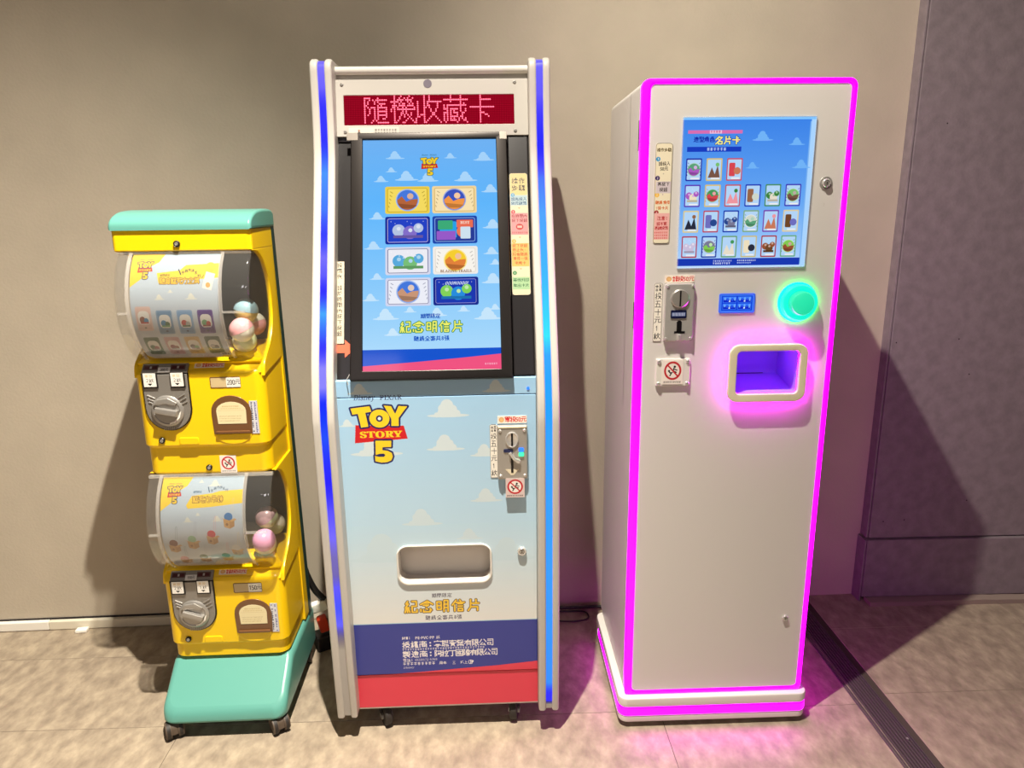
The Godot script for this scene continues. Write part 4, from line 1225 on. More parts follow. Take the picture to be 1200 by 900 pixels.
func kiosk_door(o: Node3D) -> void:
	var s := kiosk_print()
	var m := printed(s, 0.35)
	var place := func(sh: Shape) -> Shape: return sh.print_on(0.0, PRINT_LOW, 0.528, PRINT_TOP)
	# upper strip, door with the slot, kick panel
	add("upper_strip", place.call(Shape.new().prism(rr(0.0005, 1.0225, 0.526, 1.0665, 0.001), -0.05, -0.001, "z", 0.001)), m, o)
	var slot := rr(0.137, 0.4765, 0.3965, 0.593, 0.03, 8)
	var d := add("door", place.call(Shape.new().frame(rr(0.001, 0.1895, 0.5255, 1.02, 0.0012, 8), slot, -0.02, 0.0, 0.001)), m, o)
	add("kick_panel", place.call(Shape.new().prism(rr(0.0005, 0.078, 0.526, 0.1865, 0.001), -0.05, -0.003, "z", 0.001)), m, o)
	add("door_rail", Shape.new().box(Vector3(0.0, 0.182, -0.06), Vector3(0.5265, 0.193, -0.012)), M.white_gloss, o)
	add("bottom_rail", Shape.new().box(Vector3(0.0, 0.073, -0.07), Vector3(0.5265, 0.0785, -0.004), 0.001), M.white_gloss, o)
	add("gap_seal", Shape.new().box(Vector3(0.0, 1.012, -0.07), Vector3(0.5265, 1.03, -0.022)), M.cream, o)
	# outlet
	var rim := add("outlet_rim", Shape.new().frame(rr(0.1335, 0.4735, 0.4, 0.5955, 0.032, 8), rr(0.1395, 0.482, 0.394, 0.5915, 0.026, 8), -0.012, 0.0055, 0.003), M.white_gloss, d)
	var cup := Shape.new().frame(rr(0.1365, 0.4765, 0.397, 0.5935, 0.03, 8), rr(0.139, 0.4795, 0.3945, 0.5915, 0.027, 8), -0.05, 0.0, 0.001)
	cup.box(Vector3(0.13, 0.47, -0.054), Vector3(0.404, 0.6, -0.048))
	add("tray", cup, M.slot_gray, rim)
	# coin acceptor
	var u := add("coin_acceptor", Shape.new().prism(rr(0.4205, 0.787, 0.5015, 0.9385, 0.004), 0.0, 0.013, "z", 0.004), M.brushed_steel, d)
	add("top_rim", Shape.new().box(Vector3(0.4225, 0.931, 0.009), Vector3(0.4995, 0.9375, 0.0145), 0.002), M.cream, u)
	add("coin_dial", Shape.new().lathe(Vector3(0.46, 0.9, 0.012), [[0.0, 0.0], [0.0175, 0.0], [0.0175, 0.004], [0.0155, 0.0055], [0.0135, 0.004], [0.0, 0.003]], "z", 30).turned(Transform3D(Basis.from_scale(Vector3(1, 1.25, 1)), Vector3(0, 0.9 * -0.25, 0))), M.chrome, u)
	add("coin_slot", Shape.new().box(Vector3(0.4575, 0.884, 0.0148), Vector3(0.4625, 0.919, 0.0172)), M.dark_inside, u)
	add("nameplate", Shape.new().prism(rr(0.437, 0.864, 0.4625, 0.8735, 0.003), 0.0125, 0.0145, "z"), mat("nameplate_blue", Color8(34, 40, 78), 0.3), u)
	add("return_lever", Shape.new().prism(PackedVector2Array([Vector2(0.451, 0.862), Vector2(0.457, 0.866), Vector2(0.468, 0.849), Vector2(0.482, 0.843), Vector2(0.481, 0.833), Vector2(0.472, 0.835), Vector2(0.461, 0.845)]), 0.0125, 0.021, "z", 0.002), M.chrome, u)
	add("return_slot", Shape.new().box(Vector3(0.4565, 0.806, 0.0128), Vector3(0.463, 0.846, 0.014)), M.dark_inside, u)
	add("return_lip", Shape.new().prism(PackedVector2Array([Vector2(0.441, 0.816), Vector2(0.478, 0.816), Vector2(0.463, 0.799), Vector2(0.456, 0.799)]), 0.0125, 0.0135, "z"), M.cream, u)
	add("status_light", Shape.new().prism(rr(0.4775, 0.8655, 0.4915, 0.8765, 0.003), 0.012, 0.0165, "z", 0.001), M.status_blue, u)
	add("status_light", Shape.new().prism(rr(0.4775, 0.8525, 0.4915, 0.8635, 0.003), 0.012, 0.0165, "z", 0.001), M.status_green, u)
	for q in [[0.4285, 0.925], [0.4935, 0.925], [0.4285, 0.7975], [0.4935, 0.7975]]:
		screw(u, q[0], q[1], 0.013, 0.0045, M.chrome)
	red_label(d, 0.4225, 0.942, 0.501, 0.9625, 0.0002, "單投")
	coin_strip(d, 0.401, 0.788, 0.4215, 0.9395, 0.0002)
	ban_label(d, 0.441, 0.7345, 0.4925, 0.7895, 0.0122, Color8(214, 194, 190))
	add("label_block", Shape.new().box(Vector3(0.441, 0.7345, 0.0), Vector3(0.4925, 0.787, 0.0122)), M.brushed_steel, d)
	cam_lock(d, 0.4835, 0.569, 0.0125)
	add("indicator", Shape.new().lathe(Vector3(0.505, 1.037, -0.001), [[0.0, 0.0], [0.0042, 0.0], [0.0036, 0.002], [0.0, 0.0026]], "z", 14), M.status_blue, o)


func screen_sheet() -> Sheet:
	var w := 1000
	var h := 1766
	var s := Sheet.new(w, h, Color8(110, 184, 248))
	s.fade(0, 500, Color8(112, 178, 244), Color8(96, 182, 252))
	s.fade(500, 1605, Color8(96, 182, 252), Color8(170, 218, 252))
	var c1 := Color8(160, 208, 250)
	for q in [[220, 150, 90], [200, 255, 55], [640, 150, 60], [880, 170, 100], [460, 330, 100], [300, 320, 110], [740, 330, 110], [120, 330, 70], [930, 420, 90], [90, 620, 80], [60, 850, 90], [940, 700, 100], [930, 900, 80], [90, 1080, 70], [930, 1120, 110], [960, 980, 60], [140, 1380, 120], [880, 1390, 130], [330, 1330, 60], [720, 1330, 60], [520, 1360, 90], [200, 1500, 80], [950, 1320, 60], [40, 1240, 80]]:
		s.cloud(q[0], q[1], q[2], c1.lerp(Color8(206, 234, 253), q[1] / 1600.0))
	logo(s, 427, 140, 0.222, true, Color8(40, 90, 90))
	# eight postcards, four rows of two
	var g := [
		[Color8(234, 206, 74), Color8(244, 218, 96), Color8(70, 120, 220), Color8(180, 100, 60), 0], [Color8(240, 214, 156), Color8(248, 226, 176), Color8(60, 84, 190), Color8(240, 150, 70), 0],
		[Color8(24, 44, 150), Color8(36, 66, 196), Color8(180, 196, 226), Color8(130, 110, 200), 3], [Color8(30, 70, 170), Color8(40, 60, 150), Color8(40, 160, 230), Color8(236, 120, 80), 2],
		[Color8(214, 216, 236), Color8(236, 236, 244), Color8(90, 170, 220), Color8(120, 190, 120), 3], [Color8(240, 236, 232), Color8(248, 244, 236), Color8(246, 206, 50), Color8(226, 130, 60), 0],
		[Color8(208, 214, 240), Color8(236, 238, 248), Color8(70, 120, 220), Color8(200, 150, 120), 0], [Color8(24, 40, 140), Color8(30, 56, 176), Color8(130, 210, 90), Color8(40, 140, 220), 3],
	]
	for k in 8:
		var x := 166 + (k % 2) * 348
		var y := 370 + (k / 2) * 234
		card(s, x, y, x + 330, y + 212, g[k][0], g[k][1], g[k][2], g[k][3], g[k][4])
		var line_col: Color = [Color8(190, 150, 40), Color8(200, 160, 90), Color8(200, 190, 230), Color8(150, 190, 240), Color8(70, 70, 120), Color8(220, 214, 200), Color8(120, 110, 140), Color8(150, 150, 210)][k]
		s.line(rr(x + 18, y + 16, x + 312, y + 196, 12), 4, line_col, true)
		if k == 3:
			s.rrect(x + 40, y + 34, x + 150, y + 104, 8, Color8(60, 170, 120)); s.rrect(x + 178, y + 30, x + 300, y + 90, 6, Color8(232, 110, 84))
			s.rrect(x + 30, y + 116, x + 170, y + 184, 6, Color8(150, 90, 200)); s.rrect(x + 206, y + 84, x + 280, y + 176, 8, Color8(206, 226, 240))
			s.latin("BEST", x + 206, y + 42, x + 274, y + 62, Color8(250, 236, 220), serif_bold)
		if k == 5:
			s.latin("BLAZING TRAILS", x + 54, y + 178, x + 282, y + 198, Color8(126, 70, 30), serif_bold)
		if k == 7:
			s.latin("OOOHOOOO!", x + 84, y + 34, x + 250, y + 58, Color8(220, 232, 250), sans_bold, 10.0)
	han(s, "期間限定", 420, 1345, 34, 4.6, Color8(24, 74, 180))
	han(s, "紀念明信片", 268, 1400, 84, 10.0, Color8(240, 240, 110), 1.13, false, 5.0, Color8(30, 130, 70))
	han(s, "隨機全套共8張", 370, 1510, 36, 5.0, Color8(24, 84, 190), 1.1)
	s.rect(0, 1605, w, h, Color8(24, 84, 206))
	s.poly(PackedVector2Array([Vector2(0, 1724), Vector2(380, 1700), Vector2(700, 1676), Vector2(1000, 1650), Vector2(1000, 1766), Vector2(0, 1766)]), Color8(240, 84, 130))
	tiny_text(s, 880, 1716, 980, 14, Color8(250, 190, 210), 77)
	return s


func kiosk_screen(o: Node3D) -> void:
	var place := Transform3D(Basis(Vector3.RIGHT, -TILT), Vector3(0, 1.03, -0.005))
	add("screen_backing", Shape.new().box(Vector3(0.0, 0.036, -0.03), Vector3(0.47, 0.716, 0.0), 0.001), M.black_satin, o, place)
	add("cover_strip", Shape.new().box(Vector3(0.467, 0.0385, -0.03), Vector3(0.5255, 0.7105, 0.009), 0.004), M.black_satin, o, place)
	var f := add("monitor", Shape.new().frame(rr(0.041, 0.031, 0.4655, 0.7125, 0.003), rr(0.0735, 0.0555, 0.4355, 0.693, 0.001), 0.0, 0.033, 0.003), M.bezel_metal, o, place)
	var s := screen_sheet()
	add("screen", Shape.new().box(Vector3(0.0735, 0.0555, 0.002), Vector3(0.4355, 0.693, 0.026)).print_on(0.0735, 0.0555, 0.4355, 0.693), lit_print(s, 0.98, 0.1, 0.08), f)
	add("corner_clip", Shape.new().tube(PackedVector3Array([Vector3(0.038, 0.05, 0.02), Vector3(0.031, 0.036, 0.022), Vector3(0.0355, 0.022, 0.022)]), 0.0012, 6), M.chrome, f)
	for q in [[0.045, 0.69], [0.4615, 0.69]]:
		add("bracket", Shape.new().box(Vector3(q[0] - 0.014 if q[0] < 0.2 else q[0] - 0.016, q[1], 0.0325), Vector3(q[0] + 0.016 if q[0] < 0.2 else q[0] + 0.004, q[1] + 0.022, 0.0338), 0.0005), mat("bracket_metal", Color8(120, 112, 104), 0.4, 0.5), f)
	# the paper strip with the arrow at the left
	var ls := Sheet.new(120, 1130, Color8(234, 222, 194))
	var k := 0
	for ch in "投幣後,請於時間內按下按鈕。":
		han(ls, ch, 26, 22 + k * 78, 66, 7.0, Color8(40, 34, 32), 1.0, true)
		k += 1
	sheet("reminder_label", ls, printed(ls, 0.45, 0.84), o, -0.0035, 0.136, 0.0195, 0.361, 0.0003, place)
	add("arrow_label", Shape.new().prism(PackedVector2Array([Vector2(-0.004, 0.133), Vector2(0.022, 0.133), Vector2(0.022, 0.146), Vector2(0.049, 0.122), Vector2(0.022, 0.098), Vector2(0.022, 0.111), Vector2(-0.004, 0.111)]), 0.0003, 0.0012), mat("arrow_red", Color8(224, 96, 66), 0.5), o, place)
	# the long label with four steps at the right
	var r := Sheet.new(260, 1820, Color8(236, 224, 190))
	s = r
	var ink := Color8(70, 60, 46)
	s.rrect(6, 6, 254, 330, 20, Color8(230, 208, 138))
	han(s, "操作", 30, 70, 92, 9.0, ink, 1.12); han(s, "步骤", 30, 178, 92, 9.0, ink, 1.12)
	s.rect(6, 336, 254, 488, Color8(184, 210, 216)); s.rect(6, 604, 254, 930, Color8(232, 152, 152)); s.rect(6, 1056, 254, 1400, Color8(246, 192, 96)); s.rect(6, 1556, 254, 1740, Color8(176, 214, 160))
	var dots := [[330, Color8(96, 170, 206)], [586, Color8(210, 70, 80)], [1026, Color8(246, 180, 60)], [1496, Color8(60, 150, 80)]]
	for q in 4:
		s.disc(Vector2(42, dots[q][0]), 30, dots[q][1])
		s.latin(str(q + 1), 35, dots[q][0] - 14, 49, dots[q][0] + 14, Color8(240, 234, 224), sans_bold)
	han(s, "請先投入", 18, 368, 52, 6.0, Color8(30, 80, 120), 1.1)
	s.latin("50", 18, 436, 66, 478, Color8(30, 80, 120), sans_bold); han(s, "元硬幣", 72, 430, 52, 6.0, Color8(30, 80, 120), 1.1)
	han(s, "在時間內", 18, 622, 52, 6.0, Color8(150, 26, 40), 1.1); han(s, "按下按鈕", 18, 688, 52, 6.0, Color8(150, 26, 40), 1.1)
	s.disc(Vector2(130, 810), 54, Color8(196, 46, 44), 46); s.rect(96, 794, 164, 826, Color8(236, 190, 176))
	tiny_text(s, 18, 886, 250, 26, Color8(170, 30, 44), 90)
	var oc := Color8(196, 92, 10)
	han(s, "按下按鈕", 18, 1066, 50, 6.0, oc, 1.1); han(s, "停止後,", 18, 1130, 50, 6.0, oc, 1.1); han(s, "將會隨機", 18, 1194, 50, 6.0, oc, 1.1); han(s, "獲得一張", 18, 1258, 50, 6.0, oc, 1.1); han(s, "收藏卡", 46, 1324, 50, 6.0, oc, 1.1)
	han(s, "等待列印", 18, 1576, 52, 6.0, Color8(20, 100, 50), 1.1); han(s, "取出卡片", 18, 1652, 52, 6.0, Color8(20, 100, 50), 1.1)
	for y in [520, 960, 1428]: s.poly(PackedVector2Array([Vector2(112, y), Vector2(148, y), Vector2(130, y + 22)]), Color8(200, 170, 120))
	sheet("steps_label", s, printed(s, 0.45, 0.82), o, 0.4705, 0.2575, 0.5195, 0.6005, 0.0092, place, 0.006)


const LED := [
	["................", "####....#.......", "#..#.#.#######..", "#.#...#.#.......", "#.#...#..####...", "##......#.#.....", "#.#.###.######..", "#..#..#.#....#..", "#..#..#.######..", "#..#..#.#....#..", "#.#...#.######..", "#.....#.#....#..", "#.....#.#..##...", "#....#.#........", "#...#...#######.", "................"],
	["..#...#....#....", "..#..#..#.#..#..", "..#.####.####...", "#####.#...#.#...", "..#..#.##..#.#..", ".###.####.####..", ".##.#..#.#....#.", "#.#.###########.", "#.#....#.#......", "..#...##.#..#...", "..#...#.#.#.#...", "..#..#..#..#....", "..#..#....#.#..#", "..#.#....#...#.#", "..##...##.....##", "................"],
	["....#..#........", "....#..#........", "....#..#........", "#...#.#########.", "#...#.#.....#...", "#...#.##....#...", "#...##.#....#...", "#...#...#..#....", "#...#...#..#....", "#...#....##.....", "#.###....##.....", "##..#...#..#....", "....#..#....#...", "....#.#......#..", "....##........#.", "................"],
	["....#.....#.....", "....#.....#.....", "###############.", "....#.....#.....", "..........#.#...", "#.############..", "#.#.......#.....", "###.#####.#..#..", "..#.#.#...#..#..", "###.#.###..##...", "#.#.#...#..#....", "#.#.#####.##....", "#.#.#.#..#.#.#..", "#.#.####.#..##..", ".#......#.....#.", "................"],
	["......#.........", "......#.........", "......#######...", "......#.........", "......#.........", "......#.........", "###############.", "......#.........", "......#.........", "......###.......", "......#..##.....", "......#....#....", "......#.........", "......#.........", "......#.........", "................"],
]


func kiosk_header(o: Node3D) -> void:
	var place := Transform3D(Basis(Vector3.RIGHT, -LEAN), Vector3(0, 1.62, -0.235))
	var h := add("header_plate", Shape.new().frame(rr(-0.0005, 0.0785, 0.5265, 0.232, 0.002), rr(0.0215, 0.109, 0.4885, 0.19, 0.001), -0.012, 0.0, 0.0012), M.white_plastic, o, place)
	# message board: dotted field made to emit red as bloom around the lit dots
	var s := Sheet.new(1236, 192, Color8(150, 4, 30))
	for i in 103:
		for j in 16:
			s.rect(i * 12 + 3, j * 12 + 3, i * 12 + 9, j * 12 + 9, Color8(200, 14, 50))
	var b := add("message_board", Shape.new().box(Vector3(0.0215, 0.109, -0.012), Vector3(0.4885, 0.19, -0.004)).print_on(0.0215, 0.109, 0.4885, 0.19), lit_print(s, 0.75, 0.12), h)
	var dots := Shape.new()
	var px := 0.00453
	var py := 0.00506
	for c in 5:
		for j in 16:
			for i in 16:
				if LED[c][j][i] == "#":
					var x := 0.0215 + (12.0 + c * 16 + i + 0.5) * px
					var y := 0.19 - (j + 0.5) * py
					dots.prism(Shape.circle(Vector2(x, y), 0.00195, 7), -0.0042, -0.0032)
	tag(add("lit_dots", dots, M.red_dots, b), "", "", "", "stuff")
	for q in [[0.018, 0.2185], [0.4905, 0.222], [0.024, 0.091], [0.4905, 0.0905]]:
		screw(h, q[0], q[1], 0.0, 0.0048, M.cast_metal)
	add("sensor_hole", Shape.new().lathe(Vector3(0.252, 0.2195, 0.0), [[0.0, -0.001], [0.0115, -0.001], [0.0115, 0.0008], [0.0, 0.0008]], "z", 24), mat("smoked", Color8(120, 112, 124), 0.3), h)
	var t := Sheet.new(560, 100, Color8(226, 216, 200))
	t.poly(PackedVector2Array([Vector2(96, 66), Vector2(112, 30), Vector2(132, 66)]), Color8(96, 84, 80)); t.disc(Vector2(114, 34), 12, Color8(170, 120, 100))
	tiny_text(t, 30, 78, 200, 14, Color8(60, 50, 50), 41)
	t.rect(278, 8, 552, 92, Color8(206, 200, 190))
	tiny_text(t, 292, 18, 540, 28, Color8(80, 72, 70), 42)
	tiny_text(t, 292, 56, 546, 28, Color8(60, 54, 54), 43)
	sheet("service_label", t, printed(t), h, 0.034, 0.0795, 0.17, 0.102, 0.0002)
	# top cover and handle bar
	add("top_cover", Shape.new().box(Vector3(0.0, 0.231, -0.16), Vector3(0.5265, 0.252, -0.014), 0.002), M.white_plastic, o, place)
	add("top_bar", Shape.new().tube(PackedVector3Array([Vector3(-0.001, 0.2575, -0.005), Vector3(0.5275, 0.2575, -0.005)]), 0.0108, 20), M.white_gloss, o, place)
	add("upper_plate", Shape.new().box(Vector3(0.0, 0.066, -0.03), Vector3(0.5265, 0.0785, -0.008), 0.001), M.black_satin, o, place)


const MW := 0.355
const FACE := -0.15


# plan outline (x, z) with rounded front corners
func plan(x0: float, z0: float, x1: float, z1: float, r: float) -> PackedVector2Array:
	var o := PackedVector2Array([Vector2(x1, z0), Vector2(x0, z0)])
	for k in 7:
		var a := PI - PI / 2 * k / 6
		o.append(Vector2(x0 + r, z1 - r) + Vector2(cos(a), sin(a)) * r)
	for k in 7:
		var a := PI / 2 - PI / 2 * k / 6
		o.append(Vector2(x1 - r, z1 - r) + Vector2(cos(a), sin(a)) * r)
	return o


func block(s: Shape, x0: float, x1: float, back: float, front: float, r: float, levels: Array) -> void:
	# levels: [height, inset]
	var rings := []
	for q in levels:
		rings.append(Shape.lift(plan(x0 + q[1], back, x1 - q[1], front - q[1], maxf(r - q[1] * 0.5, 0.004)), q[0], "y"))
	s.loft(rings)


func drum_arc() -> PackedVector2Array:
	return smooth([Vector2(-0.158, 1.4015), Vector2(-0.124, 1.36), Vector2(-0.102, 1.308), Vector2(-0.094, 1.253), Vector2(-0.1, 1.205), Vector2(-0.117, 1.165), Vector2(-0.14, 1.135), Vector2(-0.168, 1.1085)], 4)


func capsule_machine() -> void:
	var o := base("capsule_machine", Vector3(-1.03, 0, -1.76), 0.045)
	tag(o, "yellow capsule toy machine with two clear drums on a teal wheeled foot", "vending machine")
	# wheeled foot: a wedge that slopes down to the front
	add("foot", foot_shape(), M.teal, o, Transform3D(), 50.0)
	for q in [[0.022, -0.062, 0.5], [0.325, -0.066, 0.6], [0.03, -0.4, 0.3], [0.325, -0.4, 0.2]]:
		twin_caster(o, Vector3(q[0], 0, q[1]), 0.0255, q[2])
	# back frame and cap
	add("back_frame", Shape.new().prism(PackedVector2Array([Vector2(-0.43, 0.17), Vector2(-0.372, 1.494), Vector2(-0.34, 1.494), Vector2(-0.392, 0.17)]), -0.004, MW + 0.001, "x", 0.003), M.dark_teal, o)
	var capp := PackedVector2Array([Vector2(-0.374, 1.456)])
	capp.append_array(smooth([Vector2(-0.374, 1.494), Vector2(-0.352, 1.506), Vector2(-0.28, 1.508), Vector2(-0.21, 1.503), Vector2(-0.168, 1.49), Vector2(-0.149, 1.474), Vector2(-0.145, 1.456)], 4))
	add("top_cap", Shape.new().prism(capp, -0.009, MW + 0.003, "x", 0.008, 4), M.teal, o, Transform3D(), 50.0)
	# yellow body
	var b := Shape.new()
	block(b, -0.006, MW + 0.0, -0.345, FACE, 0.012, [[1.402, 0.003], [1.405, 0.0], [1.456, 0.0]])
	block(b, 0.004, MW - 0.006, -0.37, FACE - 0.012, 0.03, [[0.777, 0.004], [0.784, 0.0], [0.866, 0.0]])
	block(b, 0.006, MW - 0.008, -0.39, FACE - 0.008, 0.032, [[0.186, 0.01], [0.194, 0.0], [0.245, 0.0]])
	b.prism(PackedVector2Array([Vector2(-0.392, 0.19), Vector2(-0.346, 1.41), Vector2(-0.3395, 1.41), Vector2(-0.345, 0.19)]), 0.0, MW, "x")
	for k in 2:
		var dy := -0.625 * k
		var cut := PackedVector2Array([Vector2(-0.356 - 0.022 * k, 1.08 + dy), Vector2(-0.346 - 0.022 * k, 1.405 + dy), Vector2(-0.17 + 0.02 * (1 - k), 1.405 + dy)])
		cut.append_array(smooth([Vector2(-0.196, 1.396 + dy), Vector2(-0.245, 1.368 + dy), Vector2(-0.28, 1.31 + dy), Vector2(-0.288, 1.245 + dy), Vector2(-0.278, 1.19 + dy), Vector2(-0.24, 1.142 + dy), Vector2(-0.19, 1.112 + dy), Vector2(-0.166, 1.09 + dy), Vector2(-0.16, 1.06 + dy)], 4))
		for x in [0.0, MW - 0.012]:
			b.prism(cut, x, x + 0.012, "x", 0.003, 2)
	var body := add("body", b, M.yellow, o)
	lock_plug(body, 0.1625, 1.4205, FACE + 0.0005, 0.0085)
	lock_plug(o, 0.174, 0.795, FACE - 0.0115, 0.0085)
	ban_label(o, 0.205, 0.778, 0.2505, 0.829, FACE - 0.0118)
	for k in 2:
		capsule_unit(o, -0.625 * k, k)


# wedge foot: level under the machine, sloping to a low rounded front
func foot_shape() -> Shape:
	var s := Shape.new()
	var height := func(z: float) -> float:
		if z < -0.17: return 0.186
		return lerpf(0.186, 0.083, clampf((z + 0.17) / 0.135, 0.0, 1.0))
	var zs := [-0.44, -0.36, -0.28, -0.21, -0.185, -0.17, -0.155, -0.13, -0.11, -0.094]
	var rings := []
	for q in [[0.0, 0.004, true], [0.006, 0.0, true], [0.022, 0.0, false], [0.012, 0.002, false], [0.005, 0.006, false], [0.001, 0.012, false], [0.0, 0.018, false]]:
		var side := PackedVector2Array()
		var r: float = 0.036 - q[1] * 0.4
		for z in zs: side.append(Vector2(-0.002 + q[1], z))
		for k in 9:
			var a := PI - PI / 2 * k / 8
			side.append(Vector2(-0.002 + q[1] + r, -0.034 - q[1] - r) + Vector2(cos(a), sin(a)) * r)
		var ring := PackedVector3Array()
		for p in side: ring.append(Vector3(p.x, 0.052 + q[0] if q[2] else height.call(p.y) - q[0], p.y))
		for i in range(side.size() - 1, -1, -1):
			var p := side[i]
			ring.append(Vector3(MW - p.x, 0.052 + q[0] if q[2] else height.call(p.y) - q[0], p.y))
		rings.append(ring)
	s.loft(rings, false)
	for e in [0, rings.size() - 1]:
		var r: PackedVector3Array = rings[e]
		var n := r.size()
		for i in n / 2 - 1:
			if e == 0:
				s.tri(r[i], r[n - 2 - i], r[i + 1]); s.tri(r[i], r[n - 1 - i], r[n - 2 - i])
			else:
				s.tri(r[i], r[i + 1], r[n - 2 - i]); s.tri(r[i], r[n - 2 - i], r[n - 1 - i])
	return s


func lock_plug(parent: Node3D, x: float, y: float, z: float, r: float) -> void:
	var l := add("lock", Shape.new().lathe(Vector3(x, y, z), [[0.0, -0.003], [r, -0.003], [r, 0.004], [r * 0.85, 0.0055], [r * 0.7, 0.0045], [0.0, 0.0045]], "z", 22), M.black_plastic, parent)
	add("cylinder", Shape.new().lathe(Vector3(x, y, z), [[0.0, 0.0], [r * 0.55, 0.0], [r * 0.55, 0.006], [r * 0.3, 0.0066], [0.0, 0.005]], "z", 18), M.cast_metal, l)


func twin_caster(parent: Node3D, at: Vector3, r: float, turn: float) -> void:
	var b := Transform3D(Basis(Vector3.UP, turn), at)
	var c := Shape.new()
	c.lathe(Vector3.ZERO, [[0.0, 0.03], [0.012, 0.03], [0.012, 0.058], [0.0, 0.058]], "y", 14)
	c.prism(smooth([Vector2(-0.02, 0.03), Vector2(-0.018, 0.048), Vector2(0.0, 0.054), Vector2(0.018, 0.05), Vector2(0.03, 0.038), Vector2(0.034, 0.02)], 3) + PackedVector2Array([Vector2(0.01, 0.02)]), -0.009, 0.009, "x", 0.002)
	var o := add("caster", c, M.caster_gray, parent, b)
	for s in [-1, 1]:
		var w := add("wheel", Shape.new().lathe(Vector3(s * 0.0165, r, 0.012), [[0.0, -0.0085], [r * 0.92, -0.0085], [r, -0.005], [r, 0.005], [r * 0.92, 0.0085], [r * 0.8, 0.0085], [r * 0.76, 0.0065], [0.0, 0.0075]] if s > 0 else [[0.0, -0.0075], [r * 0.76, -0.0065], [r * 0.8, -0.0085], [r * 0.92, -0.0085], [r, -0.005], [r, 0.005], [r * 0.92, 0.0085], [0.0, 0.0085]], "x", 28), M.caster_gray, o)
		add("tyre", Shape.new().lathe(Vector3(s * 0.0165, r, 0.012), [[r * 0.9, -0.006], [r + 0.0004, -0.0045], [r + 0.0004, 0.0045], [r * 0.9, 0.006]], "x", 28), M.rubber, o)


